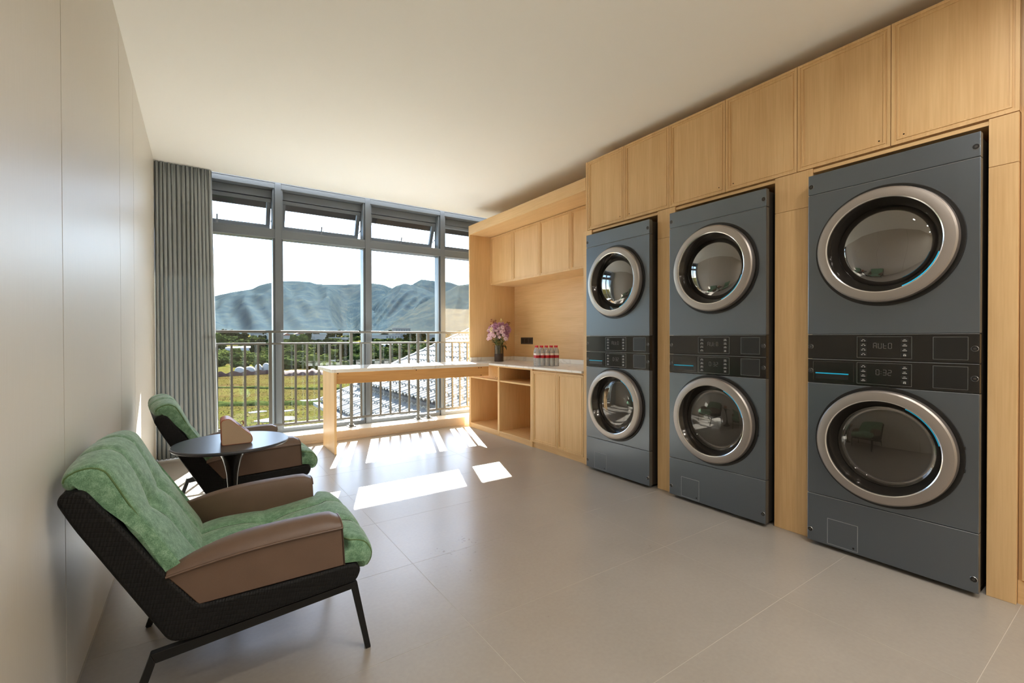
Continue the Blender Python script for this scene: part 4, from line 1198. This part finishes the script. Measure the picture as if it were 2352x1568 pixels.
VX, VY = 3.535, 4.955
vs = thing('vase', 'smoked glass cylinder vase with dark lower band on the white counter', 'vase', (VX, VY, ZK))
obj('base_band', MB().lathe([(0.0, 0.0), (0.058, 0.0), (0.060, 0.003), (0.060, 0.100), (0.0575, 0.102), (0.0575, 0.010), (0.0, 0.010)], n=40), M['vase_dark'], vs, smooth=40)
obj('glass_body', MB().lathe([(0.0595, 0.102), (0.0595, 0.210), (0.0570, 0.210), (0.0570, 0.102)], n=40), M['vase_glass'], vs, smooth=40)
bq = thing('bouquet', 'bunch of mauve and pale pink flowers standing in the smoked glass vase', 'flowers', (VX, VY, ZK))
rb = random.Random(11)
def blossom(kind, seed):
    g_ = random.Random(seed); mb = MB()
    if kind in ('mauve', 'pink'):
        n = 46
        for k in range(n):
            z = 1 - 1.75 * (k + 0.5) / n; rr = math.sqrt(max(0, 1 - z * z)); a = k * 2.39996
            d = Vector((rr * math.cos(a), rr * math.sin(a), z))
            sd = d.cross(Vector((0, 0, 1)) if abs(d.z) < 0.9 else Vector((1, 0, 0))).normalized()
            up = d.cross(sd)
            R_ = 0.030 * g_.uniform(0.85, 1.1)
            tw = g_.uniform(-0.6, 0.6)
            s1 = sd * math.cos(tw) + up * math.sin(tw); u1 = up * math.cos(tw) - sd * math.sin(tw)
            c0 = d * (R_ * 0.35); tip = d * R_
            w_ = 0.0085
            mb.add([c0, c0 * 1.6 + s1 * w_, tip + s1 * w_ * 0.7 + u1 * 0.004, tip * 1.05, tip - s1 * w_ * 0.7 + u1 * 0.004, c0 * 1.6 - s1 * w_], [(0, 1, 2, 3), (0, 3, 4, 5)])
    else:
        for k in range(9):
            mb.ball((g_.uniform(-.012, .012), g_.uniform(-.012, .012), g_.uniform(-.02, .02)), g_.uniform(.0045, .007), 6, 4)
    return mb
pro = {}
for kd in ('mauve', 'pink', 'cream_bud', 'rust_bud'):
    pro[kd] = []
    for q in range(2):
        me = bpy.data.meshes.new('blossom'); b_ = blossom(kd, q + 3 * len(kd)); me.from_pydata(b_.v, [], b_.f); me.materials.append(M[kd]); me.update()
        pro[kd].append(me)
heads = []
def head(kd, p, sc):
    o = bpy.data.objects.new('blossom' if kd in ('mauve', 'pink') else 'bud', rb.choice(pro[kd])); COL.objects.link(o); o.parent = bq
    o.location = p; o.scale = (sc,) * 3; o.rotation_euler = (rb.uniform(-.6, .6), rb.uniform(-.6, .6), rb.uniform(0, 6.3))
    heads.append(Vector(p))
for k in range(66):
    z = 0.285 + 0.20 * ((k + 0.5) / 66) ** 0.9
    rr = 0.165 * math.sqrt(max(0.05, 1 - ((z - 0.35) / 0.155) ** 2)) * rb.uniform(0.55, 1.0)
    a = k * 2.39996
    p = (rr * math.cos(a), rr * math.sin(a), z)
    kd = 'pink' if (math.cos(a - 3.6) > 0.35 and z < 0.42) or k % 7 == 0 else 'mauve'
    head(kd, p, rb.uniform(0.72, 1.0))
for p in ((-0.15, -0.06, 0.40), (-0.165, -0.07, 0.415), (0.02, -0.02, 0.52), (0.05, -0.03, 0.50), (0.04, -0.06, 0.43)): head('cream_bud', p, 1.1)
for p in ((-0.10, 0.02, 0.53), (-0.08, 0.0, 0.51), (-0.03, 0.03, 0.515), (0.13, -0.01, 0.50), (0.145, -0.02, 0.49), (0.12, -0.03, 0.455), (-0.13, 0.0, 0.46), (-0.06, 0.01, 0.50)): head('rust_bud', p, 0.9)
for h in heads[::3]:
    b0_ = Vector((rb.uniform(-.03, .03), rb.uniform(-.03, .03), 0.02)); md = Vector((h.x * 0.28, h.y * 0.28, 0.20))
    obj('stem', MB().tube([b0_, md, md.lerp(h, 0.5) + Vector((0, 0, 0.015)), h], 0.0022, 5), M['stem'], bq, smooth=80)
for k in range(34):
    a = rb.uniform(0, 6.3); z = rb.uniform(0.18, 0.31); r0 = rb.uniform(0.01, 0.055)
    d = Vector((math.cos(a), math.sin(a), rb.uniform(-0.6, 0.5))).normalized()
    p = Vector((r0 * math.cos(a), r0 * math.sin(a), z)); ln = rb.uniform(0.05, 0.085); sd = d.cross(Vector((0, 0, 1))).normalized() * 0.011
    if k == 0: p, d = Vector((0.075, -0.02, 0.22)), Vector((0.35, -0.1, -0.9)).normalized(); 
    bow = Vector((0, 0, -0.008))
    obj('leaf', MB().add([p, p + d * ln * 0.4 + sd, p + d * ln + bow, p + d * ln * 0.4 - sd, p + d * ln * 0.5 - bow * 0.4], [(0, 1, 4), (1, 2, 4), (2, 3, 4), (3, 0, 4)]), M['leaf'], bq, fix=False)

# ------------------------------------------------------------------ outdoors
CAMP = Vector((0.3439682, 0.0, 1.15)); FPX = 1047.22
def ray(px, py):
    return Fv + Rv * ((px - 1176) / FPX) + Uv * ((784 - py) / FPX)
def gpos(px, depth, z):
    """a spot in the landscape: bearing of column px, `depth` metres ahead, height z"""
    r = ray(px, 776); p = CAMP + r * depth
    return Vector((p.x, p.y, z))
GZ = -5.0
def ground_z(x, y):
    d = math.hypot(x, y)
    return GZ + max(0.0, d - 330) * 0.022
def fan(name, d_list, a0, a1, na, zf, mat, label, cat):
    v = []; f = []
    for d in d_list:
        for k in range(na + 1):
            a = math.radians(a0 + (a1 - a0) * k / na)
            x, y = d * math.sin(a), d * math.cos(a)
            v.append((x, y, zf(x, y, d)))
    for i in range(len(d_list) - 1):
        for k in range(na):
            q = i * (na + 1) + k
            f.append((q, q + 1, q + na + 2, q + na + 1))
    o = obj(name, MB().add(v, f), mat, smooth=180, fix=False)
    return tag(o, label, cat, None, 'structure')
dl = [9 * (1.075 ** k) for k in range(70)]
def tz(x, y, d):
    n_ = noise.fractal((x * 0.08, y * 0.08, 0.0), 1.0, 2.0, 4)
    return ground_z(x, y) + (0.05 * n_ if d < 120 else 0.0)
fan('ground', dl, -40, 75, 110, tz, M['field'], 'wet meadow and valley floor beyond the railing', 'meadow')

def hill(name, sky_pts, D, D0, z0, mat, label, amp, seed, slant=0.8, wide=95.0):
    """a mountainside: crest line at about D metres, foot at about D0"""
    pxs = np.linspace(sky_pts[0][0], sky_pts[-1][0], 170)
    sy = np.interp(pxs, [p[0] for p in sky_pts], [p[1] for p in sky_pts])
    S = [i / 46 for i in range(47)] + [1.06, 1.15, 1.3]
    v = []; f = []
    for px, y in zip(pxs, sy):
        c = CAMP + ray(px, y) * (D + 0.0); b = CAMP + ray(px, 776) * D0; b.z = z0
        rough = noise.fractal((px * 0.09, seed, 0.0), 0.9, 2.0, 5) * 1.6
        for s in S:
            if s <= 1:
                p = b.lerp(c, s)
                z = z0 + (c.z - z0) * (s ** 1.12)
                u = px / wide + slant * s + 0.25 * math.sin(seed + 3.0 * s)
                wv = noise.noise(Vector((u * 1.3, s * 2.2, seed + 4))) * 0.25
                n1 = noise.noise(Vector((u + wv, 0.9 * s, seed)))
                n2_ = noise.noise(Vector((u * 2.7 + wv * 2, s * 1.8, seed + 9)))
                rg = 0.9 * n1 + 0.6 * (0.5 - abs(n1) * 2.0)
                rg2 = 0.5 - abs(n2_) * 2.0
                z += amp * math.sin(PI * min(1, s)) ** 0.8 * (1.1 * rg + 0.40 * rg2)
                z += amp * 0.05 * noise.fractal((p.x * 0.03, p.y * 0.03, seed), 1, 2, 4) * (1 - abs(2 * s - 1)) + rough * s
            else:
                p = b.lerp(c, s); z = c.z - (s - 1) * (c.z - z0) * 1.6
            v.append((p.x, p.y, z))
    m = len(S)
    for i in range(len(pxs) - 1):
        for k in range(m - 1):
            f.append((i*m+k, (i+1)*m+k, (i+1)*m+k+1, i*m+k+1))
    o = obj(name, MB().add(v, f), mat, smooth=180, fix=False)
    return tag(o, label, 'mountain', None, 'structure')
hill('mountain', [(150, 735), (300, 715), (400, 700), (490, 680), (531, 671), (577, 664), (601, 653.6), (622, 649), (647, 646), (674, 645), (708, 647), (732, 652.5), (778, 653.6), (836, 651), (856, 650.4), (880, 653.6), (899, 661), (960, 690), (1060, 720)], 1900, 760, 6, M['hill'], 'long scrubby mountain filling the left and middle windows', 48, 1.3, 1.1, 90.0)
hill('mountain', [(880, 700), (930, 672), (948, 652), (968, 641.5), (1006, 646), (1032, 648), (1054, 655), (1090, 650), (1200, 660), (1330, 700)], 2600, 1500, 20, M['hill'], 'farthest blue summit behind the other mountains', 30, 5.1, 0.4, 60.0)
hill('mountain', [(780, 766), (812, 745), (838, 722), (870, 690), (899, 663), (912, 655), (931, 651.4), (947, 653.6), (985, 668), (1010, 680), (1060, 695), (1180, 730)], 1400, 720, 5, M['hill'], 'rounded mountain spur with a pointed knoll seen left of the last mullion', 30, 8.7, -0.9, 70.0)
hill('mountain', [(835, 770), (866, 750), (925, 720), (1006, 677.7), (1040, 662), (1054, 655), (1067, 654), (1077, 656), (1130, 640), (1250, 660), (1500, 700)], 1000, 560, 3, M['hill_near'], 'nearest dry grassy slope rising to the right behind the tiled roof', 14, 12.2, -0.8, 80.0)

# tiled roofs of the neighbouring house
PITCH = math.tan(math.radians(22))
TILE_W, TILE_C = 0.285, 0.412
def tile_mesh():
    n = 8; v = []; f = []
    L = TILE_C * 1.10; th = 0.022
    for e, (x, lift) in enumerate(((0.0, 0.066), (L, 0.004))):
        for q in range(n + 1):
            y = TILE_W * 1.04 * q / n
            z = 0.036 * math.cos(2 * PI * q / n) + lift
            v.append((x, y, z + x * PITCH)); 
    for q in range(n + 1):
        p = v[q]; v.append((p[0] + 0.004, p[1], p[2] - th - 0.02))
    for q in range(n):
        f.append((q, n + 1 + q, n + 2 + q, q + 1))
        f.append((2 * (n + 1) + q, q, q + 1, 2 * (n + 1) + q + 1))
    me = bpy.data.meshes.new('tile'); me.from_pydata(v, [], f); me.update()
    me.materials.append(M['roof_tile'])
    me.polygons.foreach_set('use_smooth', [True] * len(me.polygons)); me.set_sharp_from_angle(angle=math.radians(40))
    return me, v, f
TME, TV, TF = tile_mesh()
def roof(name, label, xe, ze, x1, y0, y1, cat='roof'):
    r = thing(name, label, cat, (xe, y0, ze))
    ncol = int(round((y1 - y0) / TILE_W)); nrow = int(math.ceil((x1 - xe) / TILE_C))
    deck = MB().prism([(0.02, -0.06), (x1 - xe, (x1 - xe) * PITCH - 0.04), (x1 - xe, (x1 - xe) * PITCH - 0.16), (0.02, -0.14)], 'y', 0.0, y1 - y0)
    obj('roof_deck', deck, M['concrete'], r)
    spots = []
    for i in range(nrow):
        for j in range(ncol):
            x, y = i * TILE_C, j * TILE_W
            P = Vector((xe + x + 0.2, y0 + y + 0.14, ze + x * PITCH)) - CAMP
            d = P.dot(Fv); px = 1176 + FPX * P.dot(Rv) / d; py = 784 - FPX * P.dot(Uv) / d
            vis = 700 < px < 1092 and py < 992
            spots.append((0 if vis else 1, P.length, x, y))
    spots.sort()
    for k, (_, _, x, y) in enumerate(spots[:300]):
        o = bpy.data.objects.new('tile', TME); COL.objects.link(o); o.parent = r
        o.location = (x, y, x * PITCH + rnd.uniform(-0.003, 0.003)); o.rotation_euler = (0, 0, rnd.uniform(-0.008, 0.008))
    if len(spots) > 300:
        mb = MB()
        for (_, _, x, y) in spots[300:]:
            mb.add([(p[0] + x, p[1] + y, p[2] + x * PITCH) for p in TV], TF)
        o = obj('roof_tiles', mb, M['roof_tile'], r, smooth=40, fix=False); o['kind'] = 'stuff'
    # ridge tiles capping the gable verge
    vb = MB()
    n_ = int((x1 - xe) / 0.42)
    for k in range(n_):
        a = k * 0.42
        vb.tube([(a, y1 - y0 + 0.02, a * PITCH + 0.05), (a + 0.44, y1 - y0 + 0.02, (a + 0.44) * PITCH + 0.04)], [0.085, 0.075], 8)
    obj('verge_cap', vb, M['roof_tile'], r, smooth=40)
    return r
roof('tiled_roof', 'upper grey tiled roof of the neighbouring house, rising to the right behind the worktable', 5.53, -0.60, 11.6, 7.0, 18.6)
lr = roof('tiled_roof', 'lower grey tiled roof strip below the concrete band of the upper roof', 4.36, -1.37, 5.60, 7.0, 19.5)
hs = thing('house', 'pale neighbouring house carrying the tiled roofs', 'house', (7, 13, GZ))
def HB(*a):
    mb = MB().box(*a); mb.v = [(x - 7, y - 13, z - GZ) for x, y, z in mb.v]; return mb
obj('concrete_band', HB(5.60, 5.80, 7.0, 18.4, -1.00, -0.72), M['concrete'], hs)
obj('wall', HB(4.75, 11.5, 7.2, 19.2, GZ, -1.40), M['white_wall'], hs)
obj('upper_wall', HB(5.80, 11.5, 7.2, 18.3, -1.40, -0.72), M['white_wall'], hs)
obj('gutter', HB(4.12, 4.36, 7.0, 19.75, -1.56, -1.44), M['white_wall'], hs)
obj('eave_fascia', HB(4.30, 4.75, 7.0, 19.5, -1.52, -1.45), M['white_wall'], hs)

# low things in the meadow
def bank(label, px0, px1, depth0, depth1, h, wd, mat, seed, cat='bank', name='field_bank'):
    a, b = gpos(px0, depth0, GZ), gpos(px1, depth1, GZ)
    n_ = 60; v = []; f = []
    d = (b - a).normalized(); sd = Vector((-d.y, d.x, 0))
    for i in range(n_ + 1):
        p = a.lerp(b, i / n_)
        hh = h * (0.8 + 0.5 * noise.noise((i * 0.23, seed, 0)))
        w_ = wd * (1 + 0.3 * noise.noise((i * 0.17, seed, 4)))
        off = sd * 0.5 * noise.noise((i * 0.1, seed, 9))
        for t, q in ((-1, -0.35), (-0.6, 0.7), (0, 1.0), (0.6, 0.75), (1, -0.35)):
            v.append(tuple(p + off + sd * (t * w_) + Vector((0, 0, hh * q))))
    for i in range(n_):
        for k in range(4): f.append((i*5+k, i*5+k+1, (i+1)*5+k+1, (i+1)*5+k))
    o = obj(name, MB().add(v, f), mat, smooth=60)
    return tag(o, label, cat)
bank('dark overgrown bank crossing the meadow just behind the pond', 440, 860, 42, 43, 0.4, 1.1, M['foliage_mid'], 2)
bank('low brown bank across the middle of the meadow', 440, 900, 57, 54, 0.3, 0.6, M['foliage_mid'], 5)
bank('red-brown earth wall at the far edge of the meadow', 430, 640, 70, 80, 0.85, 0.3, M['earth_wall'], 7, 'wall', 'earth_wall')
bank('mauve-brown earth bank right of the first mullion', 640, 800, 76, 80, 1.0, 2.2, M['earth_wall'], 12)
for k, (px, dp, r_, h_) in enumerate(((550, 79, 0.80, 0.75), (573, 81, 0.85, 0.7), (593, 83, 0.66, 1.0), (611, 84, 0.72, 1.15))):
    p = gpos(px, dp, GZ)
    mb = MB().lathe([(r_ * math.cos(q * PI / 12), 0.5 + h_ * math.sin(q * PI / 12)) for q in range(7)] , n=16)
    mb.lathe([(r_, 0.0), (r_, 0.5)], n=16)
    o = obj('sheeted_mound', mb, M['dome'], loc=p, smooth=50)
    tag(o, ['leftmost', 'second from left', 'second from right', 'rightmost'][k] + ' of the four white sheeted mounds behind the earth wall', 'mound', 'white sheeted mounds in the field')
for k, (px, dp, rx, ry) in enumerate(((640, 34.5, 1.5, 0.9), (655, 38.5, 0.7, 0.3), (590, 38.0, 0.8, 0.35), (712, 45.0, 1.3, 0.5), (745, 46.5, 0.7, 0.3))):
    p = gpos(px, dp, GZ + 0.045); pts = []
    for q in range(26):
        a = 2 * PI * q / 26; s_ = 1 + 0.35 * noise.noise((math.cos(a) * 1.4, math.sin(a) * 1.4, k * 3.1))
        pts.append((rx * math.cos(a) * s_, ry * math.sin(a) * s_))
    o = obj('pond', MB().prism(pts, 'z', -0.05, 0.0), M['water'], loc=p)
    tag(o, ['largest pond, behind the tissue box', 'small puddle behind the largest pond', 'puddle left of the first mullion', 'long shallow pool right of the first mullion', 'small pool nearest the worktable leg'][k], 'pond', 'ponds in the meadow')
fw = thing('field_wall', 'low white segmented wall beyond the meadow', 'wall', tuple(gpos(800, 108, GZ)))
w0 = fw.location.copy()
for k in range(16):
    p = gpos(690 + k * 15, 108, GZ) - w0
    obj('wall_segment', MB().box(p.x - 0.52, p.x + 0.52, p.y - 0.1, p.y + 0.1, 0.0, 1.0), M['white_wall'], fw)
for k, (px, dp, l_) in enumerate(((520, 205, 20), (560, 230, 14), (880, 300, 24))):
    p = gpos(px, dp, GZ); mb = MB()
    mb.lathe([(2.2, -l_ / 2), (2.2, l_ / 2)], axis='x', n=12, a0=0, a1=PI)
    mb.v = [(x, y, z) for x, y, z in mb.v]
    o = obj('greenhouse', mb, M['dome'], loc=p)
    tag(o, ['leftmost white polytunnel far beyond the scrub', 'white polytunnel right of the leftmost one', 'pale polytunnel at the foot of the mountains on the right'][k], 'greenhouse')

# trees and bushes
rt = random.Random(21)
def crown_mesh(seed, nb, flat, mat, nm):
    g_ = random.Random(seed); mb = MB()
    for k in range(nb):
        a = g_.uniform(0, 6.283); r_ = g_.uniform(0.1, 0.62); z = g_.uniform(0.22, 0.85) * flat
        s_ = g_.uniform(0.13, 0.30)
        mb.ball((r_ * math.cos(a), r_ * math.sin(a), z), (s_, s_, s_ * 0.85), 8, 5, 0.34, g_)
    me = bpy.data.meshes.new(nm); me.from_pydata(mb.v, [], mb.f); me.update(); me.materials.append(mat)
    return me
bushes = [crown_mesh(s_, 26, 0.75, M[m_], 'bush') for s_, m_ in ((1, 'foliage_mid'), (2, 'foliage_light'), (3, 'foliage_mid'), (4, 'foliage_dark'), (5, 'foliage_light'), (6, 'foliage_mid'))]
BL = {0: 'mid green scrub bush in the bushy belt beyond the meadow', 1: 'pale green scrub bush in the bushy belt beyond the meadow', 2: 'dark green scrub bush in the bushy belt beyond the meadow'}
taken = [(w0.x + (q - 8) * 1.55, w0.y, 1.2) for q in range(17)]
def free(p, r):
    for x, y, q in taken:
        if (x - p.x) ** 2 + (y - p.y) ** 2 < (r + q) ** 2: return False
    taken.append((p.x, p.y, r)); return True
def put_bush(q, p, wd, h_, label, grp):
    o = bpy.data.objects.new('bush', bushes[q]); COL.objects.link(o)
    o.location = p; o.scale = (wd, wd, h_); o.rotation_euler = (0, 0, rt.uniform(0, 6.28))
    tag(o, label, 'bush', grp)
tree_spots = [(586, 150, 2.6), (690, 165, 4.6), (740, 105, 2.3), (497, 170, 4.5), (788, 118, 2.2)]
for px, dp, r_ in tree_spots:
    p = gpos(px, dp, GZ); taken.append((p.x, p.y, r_ * 0.8))
# far houses at the foot of the mountains
def far_house(px, dp, wd, h_, style, label, grp):
    p = gpos(px, dp, 0); z = ground_z(p.x, p.y) - 0.3
    t_ = thing('house', label, 'house', (p.x, p.y, z), rt.uniform(-0.5, 0.5), grp)
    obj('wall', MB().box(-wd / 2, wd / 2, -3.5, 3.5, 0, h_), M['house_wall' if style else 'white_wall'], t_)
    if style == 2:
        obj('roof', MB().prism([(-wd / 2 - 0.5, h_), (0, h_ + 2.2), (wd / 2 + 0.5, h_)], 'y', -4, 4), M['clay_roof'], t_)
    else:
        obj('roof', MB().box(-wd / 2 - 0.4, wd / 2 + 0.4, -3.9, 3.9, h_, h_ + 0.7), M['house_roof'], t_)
    n_ = max(2, int(wd / 2.6)); wb = MB()
    for i in range(n_):
        for fl_ in range(max(1, int(h_ / 3.2))):
            cx_ = -wd / 2 + (i + 0.5) * wd / n_
            obj('window', MB().box(cx_ - 0.55, cx_ + 0.55, -3.56, -3.50, 1.0 + fl_ * 3.1, 2.5 + fl_ * 3.1), M['alu_dark'], t_)
rh = random.Random(9)
for px, dp, r_ in ((670, 420, 9), (898, 430, 9), (922, 470, 10)):
    p = gpos(px, dp, GZ); taken.append((p.x, p.y, r_))
far_house(670, 420, 15, 4.5, 0, 'long low white house left of the broad tree', None)
far_house(898, 430, 15, 6.6, 0, 'white three-window far house left of the railing post, at the mountain foot', None)
far_house(922, 470, 17, 13, 1, 'tall grey block in the far town behind the railing posts', None)
n_b = 0
for k in range(500):
    if n_b >= 26: break
    px = rh.choice([rh.uniform(590, 640), rh.uniform(655, 840), rh.uniform(655, 840), rh.uniform(860, 1010)])
    sty = rh.choice([0, 0, 1, 2]); dp = rh.uniform(420, 640); wd = rh.uniform(7, 16)
    if not free(gpos(px, dp, 0), wd * 0.55 + 1.5): continue
    n_b += 1
    far_house(px, dp, wd, rh.uniform(3.2, 6.6), sty, ['small white flat-roofed house in the far town', 'small grey flat-roofed house in the far town', 'small clay-roofed house in the far town'][sty], ['white houses of the far town', 'grey houses of the far town', 'clay-roofed houses of the far town'][sty])

for px, dp, r_ in ((520, 205, 9), (520, 205, 5), (560, 230, 7), (880, 300, 11)):
    p = gpos(px, dp, GZ); taken.append((p.x, p.y, r_))
n_b = 0
for k in range(2600):
    if n_b >= 230: break
    px = rt.uniform(455, 1035); dp = 84 * (3.4 ** (rt.random() ** 1.1))
    if px < 640 and dp < 98: continue
    if 98 < dp < 114 and px > 660: continue
    q = rt.choice([0, 0, 1, 2, 2, 3, 4, 5]) if px > 640 else rt.choice([1, 1, 4, 0, 2])
    h_ = rt.uniform(2.0, 4.2) * (0.75 if px < 640 else 1.0); wd = h_ * rt.uniform(0.9, 1.5)
    p = gpos(px, dp, GZ - 0.2)
    if not free(p, wd * 0.80): continue
    n_b += 1
    c_ = {0: 0, 2: 0, 5: 0, 1: 1, 4: 1, 3: 2}[q]
    put_bush(q, p, wd, h_, BL[c_], ['mid green scrub bushes', 'pale green scrub bushes', 'dark green scrub bushes'][c_])
n_b = 0
for k in range(900):
    if n_b >= 110: break
    px = rt.uniform(455, 1060); dp = rt.uniform(285, 580); p = gpos(px, dp, 0)
    h_ = rt.uniform(3.5, 6.0); wd = h_ * rt.uniform(1.2, 2.2); p.z = ground_z(p.x, p.y) - 0.3
    if not free(p, wd * 0.88): continue
    n_b += 1
    put_bush(rt.choice([0, 3, 3, 5]), p, wd, h_, 'far green thicket between the bushy belt and the mountain foot', 'far thickets before the mountains')
crowns = [crown_mesh(31 + s_, 34, 1.0, M[m_], 'crown') for s_, m_ in enumerate(('foliage_dark', 'foliage_dark', 'foliage_mid'))]
trunk = MB().tube([(0, 0, -0.1), (0.02, 0, 0.3), (0.0, 0.02, 0.55)], [0.05, 0.04, 0.02], 6)
tme = bpy.data.meshes.new('trunk'); tme.from_pydata(trunk.v, [], trunk.f); tme.materials.append(M['bark']); tme.update()
def tree(px, dp, h_, wd, q, label, group=None, zz=None):
    t_ = thing('tree', label, 'tree', tuple(gpos(px, dp, GZ if zz is None else zz)), rt.uniform(0, 6.28), group)
    a = bpy.data.objects.new('trunk', tme); COL.objects.link(a); a.parent = t_; a.scale = (h_, h_, h_)
    b = bpy.data.objects.new('crown', crowns[q]); COL.objects.link(b); b.parent = t_; b.scale = (wd, wd, h_ * 0.78); b.location = (0, 0, h_ * 0.18)
tree(586, 150, 6.6, 2.6, 0, 'tall dark tree left of the first mullion in the scrub belt')
tree(690, 165, 7.6, 4.6, 2, 'tall broad tree standing above the scrub right of the first mullion')
tree(740, 105, 5.2, 2.3, 0, 'dark rounded tree in the scrub above the left end of the worktable')
tree(497, 170, 8.2, 4.5, 2, 'tree at the edge of the curtain, crown above the railing')
tree(788, 118, 5.0, 2.2, 0, 'dark slim tree just left of the middle mullion')
n_b = 0
for k in range(600):
    if n_b >= 46: break
    px = rt.uniform(460, 1060); dp = rt.uniform(380, 640); p = gpos(px, dp, 0)
    h_, wd = rt.uniform(6, 11), rt.uniform(3.5, 7)
    if not free(p, wd * 0.75): continue
    n_b += 1
    tree(px, dp, h_, wd, rt.choice([0, 1, 1]), 'dark distant tree among the houses at the foot of the mountains', 'distant trees at the foot of the mountains', ground_z(p.x, p.y))
pl_ = [crown_mesh(77, 7, 0.9, M['straw'], 'reed_clump')]
for k, px in enumerate((868, 880, 892, 905, 916, 712, 722)):
    o = bpy.data.objects.new('reed_clump', pl_[0]); COL.objects.link(o); dp = 98 if px > 800 else 92
    o.location = gpos(px, dp, GZ); o.scale = (1.0, 1.0, 1.9); o.rotation_euler = (0, 0, k * 1.3)
    tag(o, 'straw-coloured plume grass clump above the white field wall' if px > 800 else 'straw-coloured plume grass clump in front of the dark rounded tree', 'grass', 'plume grass by the wall' if px > 800 else 'plume grass by the dark tree')
# meadow tufts: uncountable grass
gt = MB(); rg_ = random.Random(5)
for k in range(6000):
    px = rg_.uniform(430, 1000); dp = 27 * (2.9 ** rg_.random()); p = gpos(px, dp, GZ)
    z0 = tz(p.x, p.y, 50); h_ = rg_.uniform(0.03, 0.09); a = rg_.uniform(0, 3.14)
    for q in range(2):
        c_, s_ = math.cos(a + q * 1.5) * h_ * 1.3, math.sin(a + q * 1.5) * h_ * 1.3
        gt.add([(p.x - c_, p.y - s_, z0 - 0.05), (p.x + c_, p.y + s_, z0 - 0.05), (p.x + c_ * 0.7, p.y + s_ * 0.7, z0 + h_), (p.x - c_ * 0.5, p.y - s_ * 0.5, z0 + h_ * 0.8)], [(0, 1, 2, 3)])
tag(obj('grass', gt, M['meadow_grass'], fix=False), 'rough olive grass tufts covering the meadow', 'grass', None, 'stuff')
